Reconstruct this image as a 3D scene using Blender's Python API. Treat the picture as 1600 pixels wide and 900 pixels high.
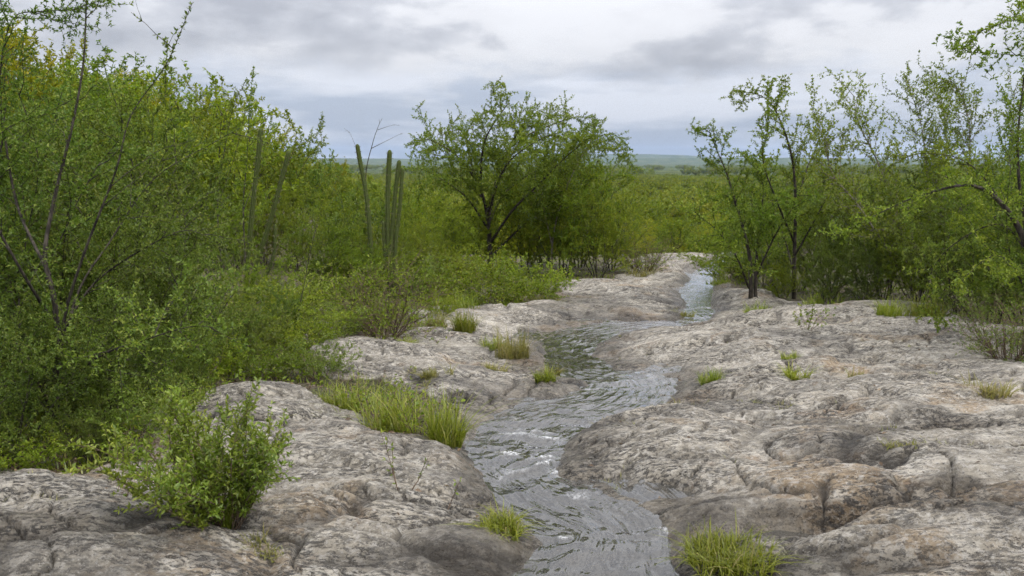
import bpy, math, random
import numpy as np
from mathutils import Vector, Matrix

for _o in list(bpy.data.objects):
    bpy.data.objects.remove(_o, do_unlink=True)
SC = bpy.context.scene
COL = SC.collection
R = math.radians

# ------------------------------------------------------------------ camera
FPX = 1256.0                      # focal length in pixels of a 1600 wide picture
PITCH = math.atan(202.0 / FPX)
CAMZ = 1.6
cam_d = bpy.data.cameras.new('camera')
cam = bpy.data.objects.new('camera', cam_d)
COL.objects.link(cam)
cam.location = (0, 0, CAMZ)
cam.rotation_euler = (math.pi / 2 - PITCH, 0, 0)
cam_d.sensor_width = 36.0
cam_d.lens = 36.0 * FPX / 1600.0
cam_d.clip_start = 0.05
cam_d.clip_end = 60000
SC.camera = cam

# ------------------------------------------------------------------ sky, sun, exposure
SUN_EL, SUN_AZ = R(56), R(125)    # azimuth clockwise from +Y: from the right, a little behind
world = bpy.data.worlds.new('World')
SC.world = world
world.use_nodes = True
def build_world():
    nt = world.node_tree
    nt.nodes.clear()
    N = nt.nodes.new
    L = nt.links.new
    def math_(op, a, b=None, clamp=False):
        n = N('ShaderNodeMath'); n.operation = op; n.use_clamp = clamp
        for i, v in enumerate((a, b)):
            if v is None: continue
            if isinstance(v, (int, float)): n.inputs[i].default_value = v
            else: L(v, n.inputs[i])
        return n.outputs[0]
    out = N('ShaderNodeOutputWorld'); bg = N('ShaderNodeBackground')
    bg.inputs['Strength'].default_value = 0.1
    L(bg.outputs[0], out.inputs[0])
    sky = N('ShaderNodeTexSky'); sky.sky_type = 'NISHITA'; sky.sun_disc = False
    sky.sun_elevation = SUN_EL; sky.sun_rotation = SUN_AZ
    tc = N('ShaderNodeTexCoord'); sep = N('ShaderNodeSeparateXYZ')
    L(tc.outputs['Generated'], sep.inputs[0])
    z = math_('MAXIMUM', sep.outputs[2], 0.0)
    # cloud deck: noise over the sky dome, flattened towards the horizon
    el = math_('POWER', z, 0.8)
    comb = N('ShaderNodeCombineXYZ'); L(sep.outputs[0], comb.inputs[0]); L(sep.outputs[1], comb.inputs[1]); L(math_('MULTIPLY', el, 2.0), comb.inputs[2])
    def noise(scale, detail, rough, dist, off, sx=1.0, sy=1.0):
        mp = N('ShaderNodeMapping'); mp.inputs['Location'].default_value = off
        mp.inputs['Scale'].default_value = (sx, sx, sy)
        L(comb.outputs[0], mp.inputs[0])
        n = N('ShaderNodeTexNoise'); n.noise_dimensions = '3D'
        n.inputs['Scale'].default_value = scale; n.inputs['Detail'].default_value = detail
        n.inputs['Roughness'].default_value = rough; n.inputs['Distortion'].default_value = dist
        L(mp.outputs[0], n.inputs['Vector'])
        return n.outputs['Fac']
    big = noise(4.6, 5, 0.50, 0.1, (3.1, 1.7, 0.4), 1.0, 1.0)
    mid = noise(11.0, 7, 0.56, 0.2, (7.7, 4.2, 2.0), 1.0, 1.1)
    s = math_('ADD', math_('MULTIPLY', big, 0.68), math_('MULTIPLY', mid, 0.32))
    cr = N('ShaderNodeValToRGB'); L(s, cr.inputs[0])
    e = cr.color_ramp.elements
    e[0].position = 0.38; e[0].color = (3.1, 3.15, 3.45, 1)
    e[1].position = 0.60; e[1].color = (5.95, 5.95, 6.15, 1)
    m = cr.color_ramp.elements.new(0.47); m.color = (4.3, 4.35, 4.65, 1)
    m = cr.color_ramp.elements.new(0.53); m.color = (5.6, 5.6, 5.8, 1)
    # far cloud deck, seen through much air: blue grey with pale streaks
    far = noise(6.0, 6, 0.52, 0.1, (1.3, 9.4, 5.0), 0.9, 1.8)
    fr = N('ShaderNodeValToRGB'); L(far, fr.inputs[0])
    e = fr.color_ramp.elements
    e[0].position = 0.42; e[0].color = (3.7, 4.1, 4.95, 1)
    e[1].position = 0.60; e[1].color = (5.9, 6.1, 6.7, 1)
    mr = N('ShaderNodeMapRange'); mr.interpolation_type = 'SMOOTHSTEP'
    L(math_('ADD', z, math_('MULTIPLY', math_('SUBTRACT', mid, 0.5), 0.09)), mr.inputs['Value'])
    mr.inputs['From Min'].default_value = 0.125; mr.inputs['From Max'].default_value = 0.07
    mr.inputs['To Min'].default_value = 0.0; mr.inputs['To Max'].default_value = 1.0
    mx = N('ShaderNodeMix'); mx.data_type = 'RGBA'
    L(mr.outputs[0], mx.inputs[0]); L(cr.outputs[0], mx.inputs[6]); L(fr.outputs[0], mx.inputs[7])
    # clear sky only shows faintly through the deck
    mx2 = N('ShaderNodeMix'); mx2.data_type = 'RGBA'; mx2.inputs[0].default_value = 0.92
    L(sky.outputs[0], mx2.inputs[6]); L(mx.outputs[2], mx2.inputs[7])
    # an overcast sky is nearly three times as bright overhead as low down
    vm = N('ShaderNodeVectorMath'); vm.operation = 'SCALE'
    L(mx2.outputs[2], vm.inputs[0]); L(math_('ADD', 0.62, math_('MULTIPLY', z, 1.9)), vm.inputs['Scale'])
    L(vm.outputs[0], bg.inputs['Color'])
build_world()
sun_d = bpy.data.lights.new('sun', 'SUN')
sun_d.energy = 1.5; sun_d.angle = R(14); sun_d.color = (1.0, 0.95, 0.88)
sun = bpy.data.objects.new('sun', sun_d); COL.objects.link(sun)
_sd = Vector((math.sin(SUN_AZ) * math.cos(SUN_EL), math.cos(SUN_AZ) * math.cos(SUN_EL), math.sin(SUN_EL)))
sun.rotation_euler = (-_sd).to_track_quat('-Z', 'Y').to_euler()
sun.location = (20, -20, 40)
vs = SC.view_settings
vs.view_transform = 'Standard'; vs.look = 'None'; vs.exposure = 0.82; vs.gamma = 1.0
vs.use_curve_mapping = False
SC.cycles.max_bounces = 4; SC.cycles.diffuse_bounces = 2; SC.cycles.glossy_bounces = 2
SC.cycles.transmission_bounces = 3; SC.cycles.transparent_max_bounces = 8; SC.cycles.volume_bounces = 0
SC.cycles.use_adaptive_sampling = True; SC.cycles.adaptive_threshold = 0.03
SC.cycles.denoising_prefilter = 'FAST'

# ------------------------------------------------------------------ maths helpers
def smooth(a, b, x):
    t = np.clip((x - a) / (b - a), 0, 1)
    return t * t * (3 - 2 * t)
_PERM = np.random.RandomState(99).permutation(4096).astype(np.int32)
_ANG = np.linspace(0, 2 * np.pi, 4096, endpoint=False)
_GX, _GY = np.cos(_ANG), np.sin(_ANG)
def perlin(x, y, seed=0):
    ix = np.floor(x); iy = np.floor(y)
    fx = x - ix; fy = y - iy
    ix = ix.astype(np.int32); iy = iy.astype(np.int32)
    u = fx * fx * fx * (fx * (fx * 6 - 15) + 10); v = fy * fy * fy * (fy * (fy * 6 - 15) + 10)
    pa = _PERM[(ix + seed * 131) & 4095]; pb = _PERM[(ix + 1 + seed * 131) & 4095]
    iy1 = iy + 1
    h = _PERM[(pa + iy) & 4095]; a = _GX[h] * fx + _GY[h] * fy
    h = _PERM[(pb + iy) & 4095]; b = _GX[h] * (fx - 1) + _GY[h] * fy
    h = _PERM[(pa + iy1) & 4095]; c = _GX[h] * fx + _GY[h] * (fy - 1)
    h = _PERM[(pb + iy1) & 4095]; d = _GX[h] * (fx - 1) + _GY[h] * (fy - 1)
    return ((a + u * (b - a)) * (1 - v) + (c + u * (d - c)) * v) * 1.5
def fbm(x, y, oct=4, seed=0, gain=0.5):
    s = 0; a = 1
    for o in range(oct):
        s = s + a * perlin(x * 2 ** o + 17.3 * o, y * 2 ** o - 9.1 * o, seed + o * 7)
        a *= gain
    return s
_F = np.array((0, math.cos(PITCH), -math.sin(PITCH))); _U = np.array((0, math.sin(PITCH), math.cos(PITCH)))
def ray(u, v):
    return np.array((1.0, 0, 0)) * (u - 800) / FPX + _U * (450 - v) / FPX + _F
def project(x, y, z):
    dz = z - CAMZ
    dep = y * _F[1] + dz * _F[2]
    dep = np.where(dep < 0.05, 0.05, dep)
    return 800 + FPX * x / dep, 450 - FPX * (y * _U[1] + dz * _U[2]) / dep
def at(u, v, depth):
    """the point seen at a photo pixel, at a given ground distance"""
    d = ray(u, v)
    return np.array((0, 0, CAMZ)) + d * depth / d[1]
# ------------------------------------------------------------------ broad lie of the land
_KY = np.log(np.array([0.4, 1.5, 3, 5, 8, 12, 16, 22, 27, 33, 45, 100, 300, 1000, 5000, 12000]))
_KH = np.array([1.42, 1.48, 1.56, 1.75, 2.05, 2.45, 2.78, 3.1, 3.35, 4.0, 5.8, 9.3, 13, 21, 38, 44])
_lg = np.linspace(_KY[0], _KY[-1], 1200)
_lh = np.interp(_lg, _KY, _KH)
_ker = np.ones(25) / 25
_lh = np.convolve(np.pad(_lh, 12, mode='edge'), _ker, 'valid')
def base(x, y):
    x = np.asarray(x, float); y = np.asarray(y, float)
    h = np.interp(np.log(np.maximum(y, 0.41)), _lg, _lh)
    arg = -x - (0.04 * np.maximum(y, 0) + 1.3)
    sp = np.log1p(np.exp(np.clip(arg * 1.2, -30, 30))) / 1.2 + np.maximum(arg - 25, 0) * -0.8
    hill = 6.5 * np.tanh(0.37 * np.maximum(sp, 0) / 6.5) * smooth(5, 22, y) * (1 - smooth(60, 150, y))
    left = 0.07 * np.maximum(-x - 1.2, 0) * (1 - smooth(10, 24, y))
    right = 0.03 * np.maximum(x - 1.5, 0) * (1 - smooth(30, 60, y))
    return CAMZ - h + hill + np.minimum(left, 1.0) + np.minimum(right, 1.2)
def _sst(a, b, x):
    t = min(max((x - a) / (b - a), 0.0), 1.0); return t * t * (3 - 2 * t)
_l0 = float(_lg[0]); _ld = float(_lg[1] - _lg[0]); _lhl = _lh.tolist()
def base1(x, y):
    q = (math.log(max(y, 0.41)) - _l0) / _ld; k = min(max(int(q), 0), 1198); h = _lhl[k] + (_lhl[k + 1] - _lhl[k]) * (q - k)
    z = CAMZ - h
    arg = -x - (0.04 * max(y, 0) + 1.3)
    sp = math.log1p(math.exp(min(max(arg * 1.2, -30), 30))) / 1.2 - max(arg - 25, 0) * 0.8
    z += 6.5 * math.tanh(0.37 * max(sp, 0) / 6.5) * _sst(5, 22, y) * (1 - _sst(60, 150, y))
    z += min(0.07 * max(-x - 1.2, 0) * (1 - _sst(10, 24, y)), 1.0) + min(0.03 * max(x - 1.5, 0) * (1 - _sst(30, 60, y)), 1.2)
    return z
_UC = {}
def unproj(u, v):
    if (u, v) in _UC: return _UC[(u, v)]
    d = ray(u, v).tolist(); t = prev = 0.3
    while t < 4000:
        if CAMZ + d[2] * t < base1(d[0] * t, d[1] * t):
            a, b = prev, t
            for _ in range(26):
                m = 0.5 * (a + b)
                if CAMZ + d[2] * m < base1(d[0] * m, d[1] * m): b = m
                else: a = m
            t = a; break
        prev = t; t *= 1.04
    _UC[(u, v)] = np.array((d[0] * t, d[1] * t))
    return _UC[(u, v)]

# ------------------------------------------------------------------ the stream: centre line and half width
_SP = [(1150, 398, 14), (1126, 407, 16), (1108, 420, 20), (1096, 438, 24), (1088, 456, 28), (1094, 476, 22), (1082, 498, 30), (1005, 507, 44),
       (915, 520, 52), (886, 546, 46), (918, 574, 60), (985, 592, 72), (960, 622, 90), (860, 648, 94), (800, 686, 88),
       (806, 725, 80), (845, 760, 78), (895, 790, 96), (940, 815, 120), (945, 845, 130), (930, 890, 148), (910, 960, 175), (900, 1100, 210)]
def _stream():
    c = np.array([list(unproj(u, v)) + [0] for u, v, w in _SP])
    for i, (u, v, w) in enumerate(_SP):
        c[i, 2] = w / FPX * c[i, 1]
    # Catmull-Rom
    out = []
    P = np.vstack([2 * c[0] - c[1], c, 2 * c[-1] - c[-2]])
    for i in range(1, len(P) - 2):
        for t in np.linspace(0, 1, 5, endpoint=False):
            p0, p1, p2, p3 = P[i - 1:i + 3]
            out.append(0.5 * ((2 * p1) + (-p0 + p2) * t + (2 * p0 - 5 * p1 + 4 * p2 - p3) * t * t + (-p0 + 3 * p1 - 3 * p2 + p3) * t ** 3))
    out.append(c[-1])
    return np.array(out)
ST = _stream()
ST_S = np.concatenate([[0], np.cumsum(np.hypot(np.diff(ST[:, 0]), np.diff(ST[:, 1])))])
_stz = base(ST[:, 0], ST[:, 1])
_stz = np.convolve(np.pad(_stz, 4, mode='edge'), np.ones(9) / 9, 'valid') - 0.036
def stream_at(x, y):
    """normalised distance from the stream, its arc length, signed offset, water level"""
    near = np.nonzero((y < 40) & (np.abs(x) < 14))[0]
    if len(near) < len(x):
        N = len(x); o = [np.full(N, 99.0), np.zeros(N), np.zeros(N), np.full(N, -99.0)]
        if len(near):
            for a, b in zip(o, stream_at(x[near], y[near])): a[near] = b
        return o
    n = len(x)
    best = np.full(n, 1e9); sq = np.full(n, 99.0); arc = np.zeros(n); off = np.zeros(n); wl = np.full(n, -99.0)
    for i in range(len(ST) - 1):
        ax, ay, aw = ST[i]; bx, by, bw = ST[i + 1]
        dx, dy = bx - ax, by - ay; l2 = dx * dx + dy * dy
        t = np.clip(((x - ax) * dx + (y - ay) * dy) / l2, 0, 1)
        ex, ey = x - (ax + t * dx), y - (ay + t * dy)
        d = np.hypot(ex, ey); w = aw + t * (bw - aw); q = d / w
        m = q < best
        best = np.where(m, q, best)
        arc = np.where(m, ST_S[i] + t * math.sqrt(l2), arc)
        off = np.where(m, (ex * -dy + ey * dx) / math.sqrt(l2), off)
        wl = np.where(m, _stz[i] + t * (_stz[i + 1] - _stz[i]), wl)
    return best, arc, off, wl

# ------------------------------------------------------------------ granite humps: (u, v, half width px, half depth px, height, world rotation deg)
_HUMP = [(430, 652, 100, 26, .17, -8), (610, 735, 200, 62, .20, -22), (470, 820, 130, 45, .10, -10), (720, 850, 120, 42, .13, -10),
         (90, 800, 150, 30, .10, 0), (110, 865, 190, 28, .08, 4), (300, 810, 90, 24, .07, 0), (560, 880, 130, 30, .06, 0), (230, 690, 90, 22, .08, 0),
         (600, 570, 130, 24, .13, -14), (745, 605, 115, 26, .14, -20), (700, 545, 110, 20, .10, -16), (830, 550, 60, 16, .12, -20), (845, 610, 42, 12, .10, 0),
         (840, 495, 70, 13, .10, -12), (760, 500, 70, 12, .08, 0), (490, 480, 60, 12, .14, 0), (560, 500, 60, 10, .10, 0),
         (1045, 690, 165, 46, .26, 6), (955, 685, 80, 30, .20, 40), (1200, 715, 220, 50, .15, -6), (1230, 800, 230, 50, .13, -10), (1080, 755, 150, 26, .12, 8),
         (1500, 760, 190, 40, .14, -8), (1440, 640, 130, 20, .15, -10), (1270, 640, 150, 18, .14, -8), (1380, 655, 110, 16, .12, -12),
         (1180, 560, 150, 24, .17, -4), (1310, 545, 130, 20, .13, -8), (1450, 560, 150, 24, .14, -6), (1560, 620, 130, 24, .13, -6),
         (1050, 550, 100, 20, .14, 10), (1160, 608, 80, 13, .12, -4), (1070, 640, 60, 9, .08, 0), (978, 494, 28, 7, .13, 0), (1000, 466, 110, 12, .14, -8), (925, 456, 90, 14, .14, -6),
         (1150, 470, 60, 12, .16, 0), (1150, 505, 90, 13, .14, 0), (1280, 505, 130, 13, .14, -4), (1420, 525, 120, 14, .10, -4), (1050, 436, 46, 9, .18, 0),
         (1062, 402, 50, 6, .10, 0), (1000, 410, 40, 7, .12, 0), (1030, 420, 40, 6, .14, 0), (1370, 735, 170, 34, .10, -10), (1540, 700, 120, 26, .10, -10),
         (1440, 855, 200, 36, .10, -8), (1560, 830, 120, 24, .08, -8), (1330, 880, 140, 20, .10, 0), (1150, 870, 90, 20, .06, 0), (1560, 545, 110, 16, .14, -4), (1240, 590, 120, 14, .10, -6)]
def _humps():
    rs = np.random.RandomState(11)
    hs = []
    for u, v, a, b, H, rot in _HUMP:
        p = unproj(u, v); n = unproj(u, v + b); f = unproj(u, v - b)
        hs.append((p[0], p[1], a / FPX * p[1], max(0.5 * abs(f[1] - n[1]), 0.05), H * (0.36 + 0.034 * p[1]), R(rot)))
    for _ in range(90):
        u = rs.uniform(-500, 2100); v = 398 + (rs.uniform(0, 1) ** 1.6) * 560
        p = unproj(u, v)
        a = rs.uniform(.35, .9) * (0.6 + 0.05 * p[1])
        hs.append((p[0], p[1], a, a * rs.uniform(.35, .7), rs.uniform(.025, .065) * min(.35 + 0.07 * p[1], 1.3), R(rs.uniform(-30, 20))))
    return hs
HUMPS = _humps()
STEEP = {0, 1, 10, 12, 13, 18, 19, 24, 31, 33, 34}
WET_BLOBS = [(930, 500, 110, 22), (1220, 838, 110, 26), (1440, 820, 140, 34), (1420, 800, 90, 18), (1300, 690, 90, 16), (900, 480, 70, 14), (1350, 730, 70, 12), (1560, 860, 90, 30), (40, 870, 200, 24)]
PUDDLES = [(1455, 692, 75, 9, .035), (1250, 835, 95, 15, .03), (1085, 742, 0, 0, 0), (1440, 795, 60, 9, .03), (1330, 712, 40, 7, .02), (1100, 600, 0, 0, 0)]
_WB = []
for u, v, a, b in WET_BLOBS:
    p = unproj(u, v); _WB.append((p[0], p[1], a / FPX * p[1], 0.5 * (unproj(u, v - b)[1] - unproj(u, v + b)[1])))
_PU = []
for u, v, a, b, d in PUDDLES:
    if a:
        p = unproj(u, v); _PU.append((p[0], p[1], a / FPX * p[1], 0.5 * (unproj(u, v - b)[1] - unproj(u, v + b)[1]), d))

# where soil and plants take over from bare granite (outline on the ground, given as picture points of the base surface)
SOIL = [[(-1500, 738), (0, 742), (90, 762), (190, 735), (260, 670), (330, 622), (420, 614), (530, 660), (600, 690), (715, 702), (728, 672), (690, 640), (620, 618), (545, 596), (500, 560), (470, 520), (520, 512), (600, 535), (680, 522), (640, 490), (700, 486), (790, 492), (875, 470), (870, 446), (950, 442), (985, 425), (975, 398), (985, 385), (1120, 380), (1150, 372), (1150, -1500), (-6000, -1500), (-6000, 738)],
        [(1128, 404), (1108, 432), (1150, 452), (1200, 470), (1250, 478), (1330, 484), (1480, 490), (1540, 520), (1640, 540), (6000, 600), (6000, -1500), (1100, -1500), (1100, 372), (1140, 392)]]
def in_poly(px, py, poly):
    ins = np.zeros(px.shape, bool); n = len(poly)
    for i in range(n):
        x1, y1 = poly[i]; x2, y2 = poly[(i + 1) % n]
        c = (y1 > py) != (y2 > py)
        xx = (x2 - x1) * (py - y1) / ((y2 - y1) if y2 != y1 else 1e-9) + x1
        ins ^= c & (px < xx)
    return ins
def soil_mask(x, y):
    u, v = project(x, y, base(x, y))
    dep = np.maximum(y, 1)
    n1 = fbm(x * 0.9, y * 0.9, 3, 41) * 0.22; n2 = fbm(x * 0.9 + 40, y * 0.9, 3, 43) * 0.16
    acc = 0.0
    for k in range(5):
        ox = (0, .1, -.1, .05, -.05)[k]; oy = (0, .05, .05, -.1, -.1)[k]
        uu = u + (n1 + ox) * FPX / dep; vv = v + (n2 + oy) * FPX / dep * 0.25
        m = in_poly(uu, vv, SOIL[0]) | in_poly(uu, vv, SOIL[1])
        acc = acc + m * 0.2
    acc = np.where(y > 26.5, np.where((u > 1010) & (u < 1130) & (y < 28), acc, 1.0), acc)
    return acc
def terrain(x, y, full=False):
    x = np.asarray(x, float); y = np.asarray(y, float)
    nr = y < 46
    if not nr.all():
        z = base(x, y); r = np.hypot(x, y); th = np.arctan2(x, np.maximum(y, 1e-3))
        z = z + smooth(300, 900, r) * 2.2 * fbm(x / 420, y / 420, 3, 81)
        rid = 44 + 12 * fbm(th * 5, th * 0 + 3.3, 4, 83)
        z = z + np.exp(-((r - 7200) / 700.0) ** 2) * rid
        rid2 = 40 + 62 * smooth(.02, .10, th + .02) * (1 - smooth(.16, .30, th)) + 12 * fbm(th * 7, th * 0 + 7.3, 4, 85)
        z = z + np.exp(-((r - 9700) / 800.0) ** 2) * rid2
        N = len(x)
        o = [z, np.ones(N), np.full(N, 99.), np.zeros(N), np.zeros(N), np.full(N, -99.), np.zeros(N, int), np.zeros(N), np.zeros(N)]
        if nr.any():
            for a, b in zip(o, terrain(x[nr], y[nr], True)): a[nr] = b
        return o if full else o[0]
    zb = base(x, y)
    sq, arc, off, wl = stream_at(x, y)
    soil = soil_mask(x, y)
    wx = x + 0.10 * fbm(x * 1.3, y * 1.3, 3, 5); wy = y + 0.10 * fbm(x * 1.3 + 9, y * 1.3, 3, 6)
    hum = np.zeros_like(x); hum2 = np.zeros_like(x); cell = np.zeros(x.shape, int)
    for i, (cx, cy, a, b, H, rot) in enumerate(HUMPS):
        m = np.nonzero((np.abs(x - cx) < 1.3 * max(a, b) + .3) & (np.abs(y - cy) < 1.3 * max(a, b) + .3))[0]
        if not len(m): continue
        dx = wx[m] - cx; dy = wy[m] - cy
        c, s = math.cos(rot), math.sin(rot)
        q = np.sqrt(((dx * c + dy * s) / a) ** 2 + ((-dx * s + dy * c) / b) ** 2)
        h = H * np.clip(1 - q ** 2.0, 0, 1) ** (0.62 if i in STEEP else 0.95)
        k = h > hum[m]
        hum2[m] = np.where(k, hum[m], np.maximum(hum2[m], h))
        hum[m] = np.where(k, h, hum[m]); cell[m] = np.where(k, i + 1, cell[m])
    ca, sa = math.cos(R(-10)), math.sin(R(-10))
    ex = x * ca + y * sa; ey = -x * sa + y * ca
    rock = hum + 0.045 * fbm(x * 0.55, y * 0.7, 3, 2)
    # foliation: bands drawn out across the slope, with little steps
    f = fbm(ex * 0.7 + 0.4 * perlin(x * .8, y * .8, 77), ey * 3.6 + 0.5 * perlin(x * 1.1, y * 1.1, 78), 3, 21)
    rock = rock + 0.008 * (1 - np.abs(f) * 2.0)
    f2 = perlin(ex * 1.4 + 5 + .5 * perlin(x * 2, y * 2, 79), ey * 6.5 + .6 * perlin(x * 2.2, y * 2.2, 80), 23)
    rock = rock + 0.004 * np.tanh(f2 * 8)
    # ledges: thin steps where sheets of rock have come away
    f3 = perlin(ex * .42 + .35 * fbm(x * .9, y * .9, 2, 24), ey * 1.15 + .4 * fbm(x * .9 + 3, y * .9, 2, 25), 26)
    f4 = perlin(ex * .9 + 11 + .3 * fbm(x * 1.9, y * 1.9, 2, 27), ey * 2.3 + .4 * fbm(x * 1.9 + 3, y * 1.9, 2, 28), 29)
    rock = rock + 0.026 * np.tanh(f3 * 20) + 0.013 * np.tanh(f4 * 22)
    rock = rock + 0.005 * fbm(x * 5, y * 7, 3, 31) + 0.005 * fbm(x * 17, y * 22, 3, 33)
    cw = perlin(ex * .75 + .35 * fbm(x * 1.7, y * 1.7, 2, 50), ey * 1.5 + .35 * fbm(x * 1.7 + 5, y * 1.7, 2, 51), 52)
    cw2 = perlin(ex * 1.5 + .3 * fbm(x * 2.7, y * 2.7, 2, 53) + 31, ey * 2.2 + .3 * fbm(x * 2.7 + 5, y * 2.7, 2, 54), 55)
    brk = smooth(-.25, .25, perlin(x * .9, y * .9, 56))
    crack = np.maximum(smooth(.030, .0, np.abs(cw)), smooth(.030, .0, np.abs(cw2)) * brk)
    seam = smooth(.016, .0, hum - hum2) * smooth(-.35, .15, perlin(x * 1.3 + 7, y * 1.3, 57))
    crack = np.maximum(crack, .8 * np.where(hum > .004, seam, 0))
    rock = rock - 0.040 * crack + 0.12 * smooth(1.2, 5.0, sq) * (1 - smooth(14, 24, y))
    earth = 0.05 * fbm(x * .8, y * .8, 3, 61) + 0.03 * fbm(x * 4, y * 4, 3, 63)
    z = rock * (1 - soil) + (earth + 0.03) * soil * (1 - smooth(34, 45, y))
    ch = smooth(.70, 1.75, sq + 0.16 * fbm(x * 2.2, y * 2.2, 2, 71))
    z = zb + z * (0.25 + 0.75 * ch) - 0.10 * (1 - smooth(.50, 1.25, sq + .12 * fbm(x * 2.6, y * 2.6, 2, 72)))
    for (cx, cy, a, b, d) in _PU:
        q = np.hypot((wx - cx) / a, (wy - cy) / b)
        tgt = base(np.array([cx]), np.array([cy]))[0] - d + (q - .4) * .05
        z = np.where(q < 1.5, z + (np.minimum(z, tgt) - z) * (1 - smooth(.8, 1.5, q)), z)
    if not full: return z
    hw = z - wl
    wet = smooth(.21, .06, hw + .05 * fbm(x * 3, y * 3, 3, 91)) * (1 - smooth(1.5, 2.4, sq))
    for (cx, cy, a, b) in _WB:
        q = np.hypot((wx - cx) / a, (wy - cy) / b)
        wet = np.maximum(wet, .85 * smooth(1.1, .6, q + .5 * fbm(x * 2.4, y * 4, 3, 92)))
    for (cx, cy, a, b, d) in _PU:
        q = np.hypot((wx - cx) / a, (wy - cy) / b)
        wet = np.maximum(wet, smooth(2.0, 1.2, q + .3 * fbm(x * 4, y * 4, 2, 93)))
    return z, soil, sq, arc, off, wl, cell, crack, wet
GRID = {}
def gz(x, y):
    """ground height, read off the built ground"""
    x = float(x); y = float(y)
    r = math.hypot(x, y - GRID['y0']); t = math.atan2(x, y - GRID['y0'])
    th, rr, Z = GRID['th'], GRID['r'], GRID['Z']
    if t < th[0] or t > th[-1] or r < rr[0]: return base1(x, y)
    a = (t - th[0]) / (th[1] - th[0]); i = min(int(a), len(th) - 2); a -= i
    j = min(max(int(np.searchsorted(rr, r)) - 1, 0), len(rr) - 2); b = (r - rr[j]) / (rr[j + 1] - rr[j])
    return float((Z[j, i] * (1 - a) + Z[j, i + 1] * a) * (1 - b) + (Z[j + 1, i] * (1 - a) + Z[j + 1, i + 1] * a) * b)

# ------------------------------------------------------------------ materials
def new_mat(name):
    m = bpy.data.materials.new(name); m.use_nodes = True
    nt = m.node_tree; nt.nodes.clear()
    return m, nt
class NT:
    def __init__(s, nt): s.nt = nt
    def n(s, t, **kw):
        n = s.nt.nodes.new(t)
        for k, v in kw.items(): setattr(n, k, v)
        return n
    def put(s, node, key, v):
        if v is None: return
        if hasattr(v, 'is_output') or isinstance(v, bpy.types.NodeSocket): s.nt.links.new(v, node.inputs[key])
        else: node.inputs[key].default_value = v
    def math(s, op, a, b=None, clamp=False):
        n = s.n('ShaderNodeMath', operation=op, use_clamp=clamp); s.put(n, 0, a); s.put(n, 1, b); return n.outputs[0]
    def mix(s, f, a, b, blend='MIX'):
        n = s.n('ShaderNodeMix', data_type='RGBA', blend_type=blend); s.put(n, 0, f); s.put(n, 6, a); s.put(n, 7, b); return n.outputs[2]
    def noise(s, vec, scale, detail=4, rough=.55, dist=0.0, dim='3D'):
        n = s.n('ShaderNodeTexNoise', noise_dimensions=dim); s.put(n, 'Vector', vec)
        n.inputs['Scale'].default_value = scale; n.inputs['Detail'].default_value = detail
        n.inputs['Roughness'].default_value = rough; n.inputs['Distortion'].default_value = dist
        return n.outputs['Fac']
    def ramp(s, v, a, b, lo=0., hi=1.):
        n = s.n('ShaderNodeMapRange', interpolation_type='SMOOTHSTEP'); s.put(n, 'Value', v)
        n.inputs['From Min'].default_value = a; n.inputs['From Max'].default_value = b
        n.inputs['To Min'].default_value = lo; n.inputs['To Max'].default_value = hi
        return n.outputs[0]
    def attr(s, name): return s.n('ShaderNodeAttribute', attribute_name=name).outputs['Fac']
    def mapping(s, vec, scale, rot=(0, 0, 0)):
        n = s.n('ShaderNodeMapping'); s.put(n, 'Vector', vec); n.inputs['Scale'].default_value = scale; n.inputs['Rotation'].default_value = rot
        return n.outputs[0]
    def pos(s): return s.n('ShaderNodeNewGeometry').outputs['Position']
    def bump(s, h, strength, dist, normal=None):
        n = s.n('ShaderNodeBump'); n.inputs['Strength'].default_value = strength; n.inputs['Distance'].default_value = dist
        s.put(n, 'Height', h)
        if normal is not None: s.put(n, 'Normal', normal)
        return n.outputs[0]
    def out(s, sh, vol=None):
        o = s.n('ShaderNodeOutputMaterial')
        if sh is not None: s.nt.links.new(sh, o.inputs['Surface'])
        if vol is not None: s.nt.links.new(vol, o.inputs['Volume'])
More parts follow.
